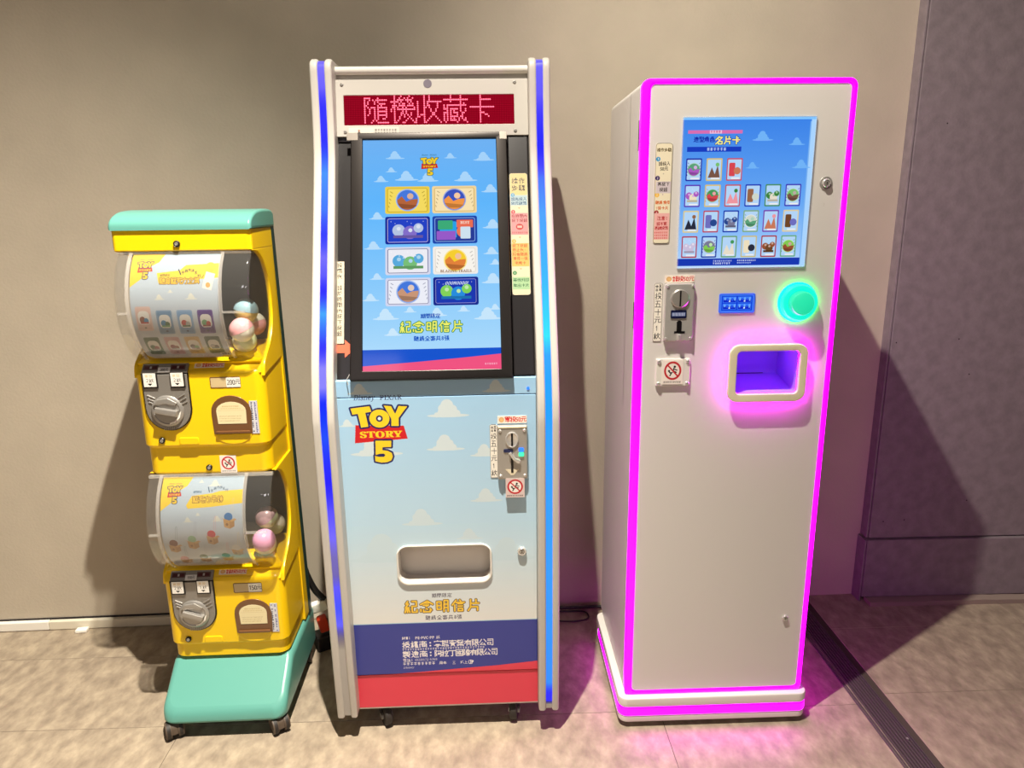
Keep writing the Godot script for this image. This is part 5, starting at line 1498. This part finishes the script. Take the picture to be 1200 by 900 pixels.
func drum_sheet(k: int) -> Sheet:
	var w := 900
	var h := 1090
	var s := Sheet.new(w, h, Color8(206, 216, 222))
	s.fade(0, h, Color8(186, 206, 222), Color8(216, 216, 218))
	var yl := Color8(250, 214, 40)
	s.poly(PackedVector2Array([Vector2(0, 0), Vector2(330, 0), Vector2(280, 90), Vector2(180, 150), Vector2(120, 250), Vector2(0, 330)]), yl)
	var c := Color8(228, 228, 214)
	for q in [[560, 96, 90], [280, 440, 70], [600, 440, 80], [420, 60, 40], [400, 380, 40], [820, 260, 60]]:
		s.cloud(q[0], q[1], q[2], c)
	if k == 0:
		s.poly(PackedVector2Array([Vector2(270, 200), Vector2(500, 176), Vector2(560, 124), Vector2(900, 108), Vector2(900, 250), Vector2(560, 270), Vector2(290, 292)]), yl)
		s.disc(Vector2(806, 150), 52, Color8(250, 200, 30)); s.disc(Vector2(776, 64), 34, Color8(244, 240, 226))
		var card_q := PackedVector2Array([Vector2(770, 190), Vector2(862, 214), Vector2(824, 366), Vector2(730, 340)])
		s.poly(card_q, Color8(244, 240, 230)); s.disc(Vector2(790, 316), 24, Color8(226, 170, 90))
		for i in 6: han(s, "手機支架系列"[i], 518 + i * 33, [182, 166, 158, 164, 184, 216][i], 32, 3.6, Color8(60, 56, 40))
		s.line(PackedVector2Array([Vector2(488, 170), Vector2(512, 214)]), 12, Color8(30, 40, 60)); s.line(PackedVector2Array([Vector2(746, 226), Vector2(728, 250)]), 6, Color8(60, 56, 40))
		han(s, "期間限定", 304, 210, 24, 3.0, Color8(120, 96, 20))
		han(s, "隨身壓克力立牌", 300, 246, 58, 6.6, Color8(250, 204, 40), 1.0, false, 5.0, Color8(112, 82, 40))
		var fc := [Color8(224, 190, 176), Color8(116, 152, 184), Color8(130, 168, 206), Color8(96, 60, 140), Color8(66, 100, 66), Color8(206, 164, 164), Color8(214, 178, 110), Color8(58, 92, 66)]
		var ac := [Color8(150, 84, 60), Color8(60, 130, 170), Color8(190, 60, 50), Color8(110, 170, 110), Color8(70, 110, 66), Color8(150, 50, 60), Color8(110, 100, 96), Color8(180, 180, 170)]
		for i in 8:
			var x := 40 + (i % 4) * 208 + (i / 4) * 16
			var y := 530 + (i / 4) * 258 + (-30 if i == 0 else 6)
			s.rrect(x, y, x + 158, y + 226, 18, fc[i])
			s.line(rr(x + 7, y + 7, x + 151, y + 219, 12), 3, fc[i].lightened(0.35), true)
			s.poly(rr(x + 22, y + 40, x + 136, y + 168, 40), Color8(240, 236, 226))
			s.disc(Vector2(x + 64, y + 120), 30, ac[i]); s.disc(Vector2(x + 100, y + 128), 24, ac[(i * 3 + 1) % 8]); s.rect(x + 40, y + 140, x + 122, y + 156, ac[(i + 2) % 8])
			s.rrect(x + 14, y + 164, x + 144, y + 208, 10, fc[i].darkened(0.06)); s.disc(Vector2(x + 80, y + 196), 12, fc[i].darkened(0.5), 8)
		s.poly(PackedVector2Array([Vector2(900, 980), Vector2(840, 1030), Vector2(760, 1090), Vector2(900, 1090)]), yl)
		s.poly(PackedVector2Array([Vector2(0, 1030), Vector2(60, 1090), Vector2(0, 1090)]), yl)
		s.rrect(780, 1010, 886, 1054, 10, Color8(236, 232, 214)); s.disc(Vector2(806, 1032), 12, Color8(60, 60, 50)); s.disc(Vector2(834, 1028), 14, Color8(60, 60, 50)); s.disc(Vector2(862, 1034), 12, Color8(60, 60, 50))
		for i in 4: s.rrect(130 + i * 150, 1036, 256 + i * 150, 1072, 6, Color8(230, 228, 226))
	else:
		s.poly(PackedVector2Array([Vector2(280, 280), Vector2(340, 190), Vector2(560, 170), Vector2(640, 150), Vector2(900, 138), Vector2(900, 270), Vector2(560, 300), Vector2(300, 312)]), yl)
		for i in 6: han(s, "手機吊飾系列"[i], 540 + i * 32, [130, 108, 98, 98, 110, 128][i], 30, 3.4, Color8(70, 96, 120))
		s.line(PackedVector2Array([Vector2(512, 110), Vector2(528, 156)]), 10, Color8(60, 96, 124))
		han(s, "期間限定", 352, 142, 22, 3.0, Color8(70, 110, 140))
		han(s, "壓克力吊飾", 350, 196, 62, 7.0, Color8(250, 206, 50), 1.08, false, 5.0, Color8(124, 90, 40))
		# opened cardboard boxes with something coloured inside, each on a loop of cord
		var fill := [Color8(130, 70, 40), Color8(150, 190, 150), Color8(206, 40, 60), Color8(60, 120, 180), Color8(220, 150, 150), Color8(70, 110, 60), Color8(90, 130, 70), Color8(226, 226, 220)]
		var at := [[110, 680], [320, 640], [540, 590], [740, 420], [170, 900], [390, 880], [640, 870], [780, 760]]
		for i in 8:
			var x: float = at[i][0]
			var y: float = at[i][1]
			var cord := PackedVector2Array()
			for q in 9: cord.append(Vector2(x + 46 + sin(q * PI / 8) * 22 * (1 if q % 2 == 0 else -0.6), y - 70 - q * 14))
			s.line(PackedVector2Array([Vector2(x + 30, y - 60), Vector2(x + 46, y - 190), Vector2(x + 62, y - 200), Vector2(x + 52, y - 60)]), 3, [Color8(120, 150, 140), Color8(170, 180, 190), Color8(230, 170, 170), Color8(230, 210, 150)][i % 4])
			s.disc(Vector2(x, y - 20), 46, fill[i], 40)
			s.poly(PackedVector2Array([Vector2(x - 56, y), Vector2(x + 10, y + 16), Vector2(x + 10, y + 100), Vector2(x - 50, y + 80)]), Color8(206, 160, 96))
			s.poly(PackedVector2Array([Vector2(x + 10, y + 16), Vector2(x + 66, y - 4), Vector2(x + 62, y + 76), Vector2(x + 10, y + 100)]), Color8(186, 138, 78))
			s.poly(PackedVector2Array([Vector2(x - 56, y), Vector2(x - 90, y - 16), Vector2(x - 30, y + 4), Vector2(x + 10, y + 16)]), Color8(222, 180, 116))
			s.poly(PackedVector2Array([Vector2(x + 10, y + 16), Vector2(x + 66, y - 4), Vector2(x + 92, y + 10), Vector2(x + 30, y + 32)]), Color8(214, 170, 104))
			s.disc(Vector2(x - 18, y + 56), 14, Color8(150, 104, 56))
		s.poly(PackedVector2Array([Vector2(900, 1000), Vector2(800, 1060), Vector2(760, 1090), Vector2(900, 1090)]), yl)
	logo(s, 62, 78 if k == 0 else 84, 0.27, true, Color8(34, 44, 92), 1.35)
	return s


func capsule_unit(o: Node3D, dy: float, k: int) -> void:
	var up := Transform3D(Basis(), Vector3(0, dy, 0))
	var arc := drum_arc()
	# dark inside of the drum and its floor
	var ins := Shape.new().box(Vector3(0.012, 1.1, -0.334), Vector3(MW - 0.012, 1.404, -0.326))
	ins.box(Vector3(0.012, 1.392, -0.33), Vector3(MW - 0.012, 1.4, -0.17))
	add("drum_lining", ins, M.dark_inside, o, up)
	add("drum_floor", Shape.new().prism(PackedVector2Array([Vector2(-0.33, 1.135), Vector2(-0.33, 1.12), Vector2(-0.17, 1.094), Vector2(-0.165, 1.1)]), 0.012, MW - 0.012, "x"), M.yellow, o, up)
	# clear cover: a thin shell, round at both ends, open behind
	var sh := Shape.new()
	var outer := arc.duplicate()
	var back := PackedVector2Array()
	for q in range(arc.size() - 1, -1, -1):
		back.append(Vector2(minf(arc[q].x - 0.12, -0.2), arc[q].y))
	var rings := []
	var centre := Vector2(-0.2, 1.25)
	for e in [[0.0, 0.93], [0.0015, 0.96], [0.005, 0.98], [0.01, 0.993], [0.018, 1.0]]:
		var r := PackedVector3Array()
		for q in arc:
			var z: float = lerpf(-0.24, q.x, e[1])
			r.append(Vector3(0.004 + e[0], q.y, z))
		rings.append(r)
	var all_rings := rings.duplicate()
	for i in range(rings.size() - 1, -1, -1):
		var r := PackedVector3Array()
		for q in rings[i]: r.append(Vector3(MW - 0.001 - (q.x - 0.004) - 0.003, q.y, q.z))
		all_rings.append(r)
	# end walls run back into the body
	var start := PackedVector3Array()
	for q in rings[0]: start.append(Vector3(0.0045, q.y, minf(-0.285, q.z)))
	all_rings.push_front(start)
	var stop := PackedVector3Array()
	for q in all_rings[-1]: stop.append(Vector3(MW - 0.0045, q.y, minf(-0.285, q.z)))
	all_rings.append(stop)
	var inner := []
	for r in all_rings:
		var t := PackedVector3Array()
		for q in r: t.append(Vector3(lerpf(q.x, MW / 2, 0.011), lerpf(q.y, 1.25, 0.01), q.z - 0.0022))
		inner.append(t)
	var first := sh.p.size()
	for grid in [all_rings, inner]:
		for i in grid.size() - 1:
			for j in arc.size() - 1:
				sh.quad(grid[i][j], grid[i][j + 1], grid[i + 1][j + 1], grid[i + 1][j])
	var cover := add("drum_cover", sh, M.clear_plastic, o, up, 60.0)
	for x in [0.0395, 0.277]:
		var rib := Shape.new()
		var rr_ := []
		for q in arc.size():
			var a := arc[q]
			var r := PackedVector3Array()
			for v in [[-0.005, 0.0006], [-0.003, 0.003], [0.003, 0.003], [0.005, 0.0006], [0.004, -0.001], [-0.004, -0.001]]: r.append(Vector3(x + v[0], a.y, a.x + v[1]))
			rr_.append(r)
		rib.loft(rr_)
		add("rib", rib, M.clear_rib, cover)
	add("rib", Shape.new().box(Vector3(0.28, 1.243, -0.1), Vector3(0.338, 1.2485, -0.091), 0.001), M.clear_rib, cover)
	add("rib", Shape.new().box(Vector3(0.012, 1.243, -0.1), Vector3(0.038, 1.2485, -0.091), 0.001), M.clear_rib, cover)
	add("top_hinge", Shape.new().box(Vector3(0.004, 1.393, -0.166), Vector3(MW - 0.004, 1.402, -0.152), 0.002), M.clear_rib, cover)
	# the printed sheet inside the cover
	var ps := Shape.new()
	var total := 0.0
	var used := arc.slice(1, arc.size() - 1)
	for i in used.size() - 1: total += used[i].distance_to(used[i + 1])
	var run := 0.0
	for i in used.size() - 1:
		var a := used[i] + Vector2(-0.0045, 0)
		var b := used[i + 1] + Vector2(-0.0045, 0)
		var v0 := run / total
		run += used[i].distance_to(used[i + 1])
		var v1 := run / total
		for side in 2:
			var dz := -0.0008 * side
			var p := [Vector3(0.0455, a.y, a.x + dz), Vector3(0.2725, a.y, a.x + dz), Vector3(0.2725, b.y, b.x + dz), Vector3(0.0455, b.y, b.x + dz)]
			var uv := [Vector2(0.002, v0), Vector2(0.998, v0), Vector2(0.998, v1), Vector2(0.002, v1)]
			if side == 0:
				ps.tri_uv(p[0], p[1], p[2], uv[0], uv[1], uv[2]); ps.tri_uv(p[0], p[2], p[3], uv[0], uv[2], uv[3])
			else:
				ps.tri_uv(p[0], p[2], p[1], uv[0], uv[2], uv[1]); ps.tri_uv(p[0], p[3], p[2], uv[0], uv[3], uv[2])
	var paper := printed(drum_sheet(k), 0.5)
	paper.albedo_color = Color(0.8, 0.8, 0.8)
	add("display_sheet", ps, paper, o, up)
	# the control panel below
	var cpn := Shape.new()
	block(cpn, 0.001, MW - 0.003, -0.36, FACE, 0.03, [[0.853, 0.016], [0.862, 0.004], [0.868, 0.0], [1.066, 0.0], [1.074, 0.002], [1.079, 0.007]])
	var pnl := add("control_panel", cpn, M.yellow, o, up)
	add("upper_ledge", Shape.new().prism(PackedVector2Array([Vector2(-0.36, 1.07), Vector2(-0.155, 1.07), Vector2(-0.162, 1.083), Vector2(-0.175, 1.098), Vector2(-0.19, 1.108), Vector2(-0.36, 1.11)]), 0.008, MW - 0.01, "x"), M.yellow, pnl)
	var z := FACE
	lock_plug(pnl, 0.058, 0.882, z + 0.0005, 0.0085)
	add("raised_tab", Shape.new().prism(rr(0.105, 0.868, 0.158, 0.889, 0.006), z - 0.002, z + 0.0025, "z", 0.0018), M.yellow, pnl)
	coin_mechanism(pnl, z, k)
	# price window with the tag
	var win := add("price_window", Shape.new().frame(rr(0.2065, 1.0295, 0.2895, 1.0605, 0.004), rr(0.2085, 1.0315, 0.2875, 1.0585, 0.003), -0.003 + z, z + 0.0012, 0.0005), M.brown_door, pnl)
	add("window_card", Shape.new().prism(rr(0.2085, 1.0315, 0.2505, 1.0585, 0.002), z - 0.002, z + 0.0006), mat("window_beige", Color8(206, 184, 140), 0.4), win)
	var pt := Sheet.new(320, 220, Color8(240, 236, 226))
	pt.latin("200" if k == 0 else "150", 20, 50, 196, 170, Color8(24, 20, 20), sans, 0.0, 5.0)
	han(pt, "元", 202, 46, 118, 11.0, Color8(30, 26, 26))
	sheet("price_tag", pt, printed(pt), win, 0.2505, 1.0315, 0.2885, 1.0585, z + 0.0003)
	# prize door
	var arch := PackedVector2Array([Vector2(0.3095, 0.897), Vector2(0.311, 0.96)])
	for i in 15:
		var a := PI * i / 14
		arch.append(Vector2(0.256 + cos(a) * 0.0545, 0.962 + sin(a) * 0.046))
	arch.append_array(PackedVector2Array([Vector2(0.2015, 0.955), Vector2(0.2035, 0.897)]))
	var dr := add("prize_door", Shape.new().prism(arch, z - 0.001, z + 0.003, "z", 0.002), M.brown_door, pnl)
	add("door_lip", Shape.new().box(Vector3(0.21, 0.899, z + 0.002), Vector3(0.304, 0.907, z + 0.009), 0.002), M.brown_door, dr)
	var ds := Sheet.new(400, 300, Color8(232, 218, 174))
	tiny_text(ds, 90, 60, 310, 18, Color8(190, 160, 90), 200 + k); tiny_text(ds, 70, 90, 330, 16, Color8(200, 176, 110), 210 + k)
	ds.rect(30, 120, 370, 124, Color8(206, 186, 130))
	for i in 3: tiny_text(ds, 40, 190 + i * 30, 340 - i * 20, 14, Color8(180, 160, 110), 220 + i + k * 5)
	var sa := PackedVector2Array([Vector2(0.296, 0.927), Vector2(0.297, 0.962)])
	for i in 11:
		var a := PI * i / 10
		sa.append(Vector2(0.2565 + cos(a) * 0.0405, 0.9645 + sin(a) * 0.0255))
	sa.append_array(PackedVector2Array([Vector2(0.216, 0.962), Vector2(0.218, 0.927)]))
	add("door_label", Shape.new().prism(sa, z + 0.003, z + 0.0038).print_on(0.214, 0.926, 0.298, 0.992), printed(ds), dr)
	# the half-round scoop under the door
	var sc := PackedVector2Array()
	for i in 15:
		var a := PI + PI * i / 14
		sc.append(Vector2(0.256 + cos(a) * 0.05, 0.897 + sin(a) * 0.031))
	add("scoop", Shape.new().prism(sc, z - 0.001, z + 0.002, "z", 0.0018), M.yellow, pnl)
	# long notice at the right
	var nt := Sheet.new(140, 480, Color8(214, 214, 220))
	nt.line(rr(4, 4, 136, 476, 8), 4, Color8(70, 80, 150), true)
	var rng := RandomNumberGenerator.new()
	rng.seed = 300 + k
	for col in 2:
		var y := 20.0
		while y < 452:
			var hh := rng.randf_range(10, 20)
			if rng.randf() < 0.8: nt.rect(26 + col * 60, y, 48 + col * 60 + rng.randi_range(-6, 8), y + hh, Color8(60, 66, 140) if col == 1 else Color8(40, 40, 60))
			y += hh + 7
	sheet("notice_label", nt, printed(nt), pnl, 0.3065, 0.896, 0.3285, 0.991, z + 0.0002, Transform3D(Basis(), Vector3.ZERO))
	red_label(pnl, 0.165, 1.0, 0.245, 1.017, 0.0, "請投", Transform3D(Basis(Vector3.RIGHT, -0.75), Vector3(0, 0.353, -0.16 + 0.682)) )
	capsules(k, dy)


func coin_mechanism(pnl: Node3D, z: float, k: int) -> void:
	var out := PackedVector2Array([Vector2(0.0245, 1.0745)])
	for i in 17:
		var a := PI + PI * i / 16
		out.append(Vector2(0.088 + cos(a) * (0.063 - 0.0005 * i * 0), 0.974 + sin(a) * 0.063))
	out.append(Vector2(0.1515, 1.0745))
	add("mechanism_rim", Shape.new().prism(out, z - 0.001, z + 0.0035, "z", 0.001), M.bezel_metal, pnl)
	var m := add("coin_mechanism", Shape.new().prism(Shape.inset(out, 0.003), z, z + 0.006, "z", 0.0015), M.speckled_metal, pnl)
	# bent top with the coin windows
	var tilt := Transform3D(Basis(Vector3.RIGHT, -0.75), Vector3(0, 1.074, z + 0.002))
	add("bent_top", Shape.new().box(Vector3(0.0265, 0.0, -0.004), Vector3(0.1495, 0.03, 0.0035), 0.001), M.speckled_metal, m, tilt)
	for x in [0.05, 0.123]:
		var cs := Sheet.new(220, 100, Color8(90, 70, 66))
		cs.rect(20, 24, 90, 80, Color8(70, 10, 22)); cs.rect(130, 24, 200, 80, Color8(70, 10, 22)); cs.rect(96, 30, 124, 72, Color8(180, 170, 166))
		add("coin_window", Shape.new().prism(rr(x - 0.02, 0.009, x + 0.02, 0.025, 0.001), 0.0035, 0.0042).print_on(x - 0.02, 0.009, x + 0.02, 0.025), printed(cs, 0.3), m, tilt)
		var s := Sheet.new(240, 300, Color8(240, 236, 228))
		han(s, "限", 40, 34, 56, 5.0, Color8(214, 176, 80)); han(s, "回", 120, 34, 56, 5.0, Color8(214, 176, 80))
		var two: bool = k == 0 or x < 0.1
		s.latin("2" if two else "1", 54, 122, 96 if two else 78, 196, Color8(30, 26, 26), sans)
		han(s, "枚", 112, 114, 92, 7.0, Color8(30, 26, 26))
		s.poly(PackedVector2Array([Vector2(80, 226), Vector2(160, 226), Vector2(160, 236), Vector2(120, 274), Vector2(80, 236)]), Color8(24, 20, 20))
		var tab := add("coin_slot_tab", Shape.new().box(Vector3(x - 0.0195, 1.034, z + 0.004), Vector3(x + 0.0195, 1.0745, z + 0.0095), 0.001), M.black_plastic, m)
		sheet("coin_label", s, printed(s), tab, x - 0.0165, 1.039, x + 0.0165, 1.0765, z + 0.0096)
	var ts := Sheet.new(260, 110, Color8(226, 224, 222))
	ts.latin("200" if k == 0 else "150", 50, 26, 150, 84, Color8(24, 20, 20), sans_bold)
	han(ts, "元", 152, 22, 68, 7.0, Color8(24, 20, 20))
	add("price_plate", Shape.new().prism(rr(0.0705, 0.001, 0.1035, 0.0165, 0.001), 0.0035, 0.005).print_on(0.0705, 0.001, 0.1035, 0.0165), printed(ts, 0.3), m, tilt)
	# dial: a cut disc with a grip across and fins around
	var c := Vector3(0.0865, 0.969, z + 0.005)
	add("dial", Shape.new().lathe(c, [[0.0, 0.0], [0.044, 0.0], [0.044, 0.004], [0.041, 0.007], [0.036, 0.008], [0.034, 0.0065], [0.0, 0.0065]], "z", 40), M.cast_metal, m)
	var a := -0.18 if k == 0 else -0.32
	var grip := Shape.new()
	grip.prism(PackedVector2Array([Vector2(-0.03, -0.007), Vector2(0.03, -0.009), Vector2(0.031, 0.008), Vector2(-0.029, 0.009)]), 0.005, 0.021, "z", 0.003)
	add("handle", grip, M.cast_metal, m, Transform3D(Basis(Vector3(0, 0, 1), a), c))
	add("guard", Shape.new().prism(PackedVector2Array([Vector2(-0.034, 0.018), Vector2(-0.022, 0.034), Vector2(0.006, 0.038), Vector2(0.03, 0.024), Vector2(0.024, 0.016), Vector2(0.0, 0.022)]), 0.005, 0.012, "z", 0.002), M.cast_metal, m, Transform3D(Basis(), c))
	var fins := [[-0.0585, 1.008, 0.45], [-0.0575, 0.9985, 0.45], [-0.0555, 0.989, 0.45], [0.047, 1.008, -0.5], [0.0505, 0.998, -0.5], [0.053, 0.988, -0.5]]
	for f in fins:
		var fx: float = f[0] * 0.86 + (0.01 if f[0] < 0 else 0.0)
		add("fin", Shape.new().box(Vector3(-0.0115, -0.0013, 0), Vector3(0.0115, 0.0013, 0.0035), 0.0006), M.chrome if f[0] < 0 else M.cast_metal, m, Transform3D(Basis(Vector3(0, 0, 1), -f[2]), Vector3(0.0865 + fx, f[1] + 0.002, z + 0.005)))
	for i in 6:
		add("fin", Shape.new().box(Vector3(-0.001, -0.006, 0), Vector3(0.001, 0.006, 0.003), 0.0005), M.cast_metal, m, Transform3D(Basis(), Vector3(0.0715 + i * 0.0055, 0.9195, z + 0.005)))
	add("arrow", Shape.new().prism(PackedVector2Array([Vector2(0.034, -0.004), Vector2(0.038, 0.0), Vector2(0.033, -0.018), Vector2(0.02, -0.032), Vector2(0.004, -0.037), Vector2(0.004, -0.033), Vector2(0.018, -0.028), Vector2(0.028, -0.017)]), 0.0064, 0.0085), M.trunking_bright, m, Transform3D(Basis(), c))


# the capsules that show through the clear drums
func capsules(k: int, dy: float) -> void:
	var place := Transform3D(Basis(Vector3.UP, 0.045), Vector3(-1.03, dy, -1.76))
	var list := []
	if k == 0:
		list = [
			[0.302, 1.187, -0.166, "pink", "white", "pale pink and white capsule at the front right of the upper drum"],
			[0.299, 1.232, -0.226, "blue", "yellow", "blue and yellow capsule resting above the pale pink one in the upper drum"],
			[0.288, 1.1475, -0.223, "green", "white", "pale green capsule lying lowest at the right of the upper drum"],
			[0.302, 1.186, -0.28, "white", "pink", "white and pink capsule at the back right of the upper drum"],
			[0.05, 1.144, -0.2, "green", "yellow", "pale green and yellow capsule left of the sheet in the upper drum"],
		]
	else:
		list = [
			[0.304, 1.187, -0.168, "mauve", "pink", "mauve pink capsule at the front right of the lower drum"],
			[0.299, 1.233, -0.228, "dusky", "green", "dusky gray-pink capsule resting above the mauve one in the lower drum"],
			[0.288, 1.1475, -0.224, "yellow", "white", "yellowish capsule lying lowest at the right of the lower drum"],
			[0.302, 1.186, -0.282, "white", "green", "white capsule at the back right of the lower drum"],
			[0.05, 1.144, -0.2, "green", "white", "pale green and white capsule left of the sheet in the lower drum"],
		]
	var rng := RandomNumberGenerator.new()
	rng.seed = 700 + k
	for q in list:
		var r := 0.0335
		var c := base("capsule", place * Vector3(q[0], q[1], q[2]))
		tag(c, q[5], "capsule", "toy capsules in the %s drum" % ("upper" if k == 0 else "lower"))
		c.rotation = Vector3(rng.randf_range(-1, 1), rng.randf_range(-3, 3), rng.randf_range(-1, 1))
		var half := []
		for i in 8: half.append([r * sin(PI / 2 * i / 7), r * cos(PI / 2 * i / 7)])
		half.append([0.0, -0.0005])
		add("upper_half", Shape.new().lathe(Vector3.ZERO, half, "y", 22), M["capsule_" + q[3]], c)
		var low := [[0.0, 0.0]]
		for i in 8: low.append([r * 0.985 * cos(PI / 2 * i / 7), -r * 0.985 * sin(PI / 2 * i / 7)])
		add("lower_half", Shape.new().lathe(Vector3.ZERO, low, "y", 22), M["capsule_" + q[4]], c)


func loose_things() -> void:
	# leads between the yellow machine and the kiosk
	var a := tag(add("power_lead", Shape.new().tube(curve([Vector3(-0.765, 0.4, -2.28), Vector3(-0.733, 0.332, -2.26), Vector3(-0.712, 0.27, -2.25), Vector3(-0.689, 0.218, -2.25), Vector3(-0.662, 0.186, -2.25)]), 0.011, 10), M.cable_black), "thick black power lead hanging behind the yellow machine's right side", "cable")
	tag(add("extension_plug", Shape.new().prism(rr(-0.03, -0.018, 0.032, 0.018, 0.012), -0.014, 0.014, "z", 0.006), M.trunking_bright, self, Transform3D(Basis.from_euler(Vector3(0.1, 0.2, 0.25)), Vector3(-0.682, 0.166, -2.24))), "white plug of the lead between yellow machine and kiosk", "plug")
	tag(add("red_connector", Shape.new().prism(rr(-0.017, -0.03, 0.017, 0.03, 0.008), -0.014, 0.014, "z", 0.005), M.cable_red, self, Transform3D(Basis.from_euler(Vector3(0.1, 0.4, 0.2)), Vector3(-0.672, 0.096, -2.245))), "red connector below the white plug behind the yellow machine", "connector")
	tag(add("adapter", Shape.new().box(Vector3(-0.03, 0.0, -0.03), Vector3(0.035, 0.058, 0.03), 0.006), M.cable_black, self, Transform3D(Basis(Vector3.UP, 0.5), Vector3(-0.675, 0.0, -2.25))), "black adapter box on the floor under the red connector", "adapter")
	tag(add("power_lead", Shape.new().tube(curve([Vector3(0.08, 0.03, -2.46), Vector3(0.17, 0.016, -2.462), Vector3(0.25, 0.014, -2.466), Vector3(0.34, 0.014, -2.47), Vector3(0.42, 0.02, -2.46)]), 0.006, 8), M.cable_black), "black lead running along the wall between the two kiosks", "cable")
	tag(add("power_lead", Shape.new().tube(curve([Vector3(0.1, 0.02, -2.43), Vector3(0.19, 0.007, -2.45), Vector3(0.265, 0.006, -2.448), Vector3(0.275, 0.005, -2.405), Vector3(0.225, 0.005, -2.385), Vector3(0.15, 0.005, -2.39), Vector3(0.08, 0.005, -2.4)]), 0.0032, 8), M.cable_black), "thin black lead looped on the floor between the two kiosks", "cable")
	tag(add("cable_clip", Shape.new().box(Vector3(-0.02, 0.0, -0.006), Vector3(0.02, 0.012, 0.02), 0.003), M.trunking_bright, self, Transform3D(Basis(Vector3.UP, 0.15), Vector3(-1.6, 0.0, -2.37))), "small white cable clip at the foot of the trunking", "clip")


func curve(q: Array) -> PackedVector3Array:
	var r := PackedVector3Array()
	for i in q.size() - 1:
		for k in 6:
			r.append((q[i] as Vector3).cubic_interpolate(q[i + 1], q[maxi(i - 1, 0)], q[mini(i + 2, q.size() - 1)], k / 6.0))
	r.append(q[-1])
	return r
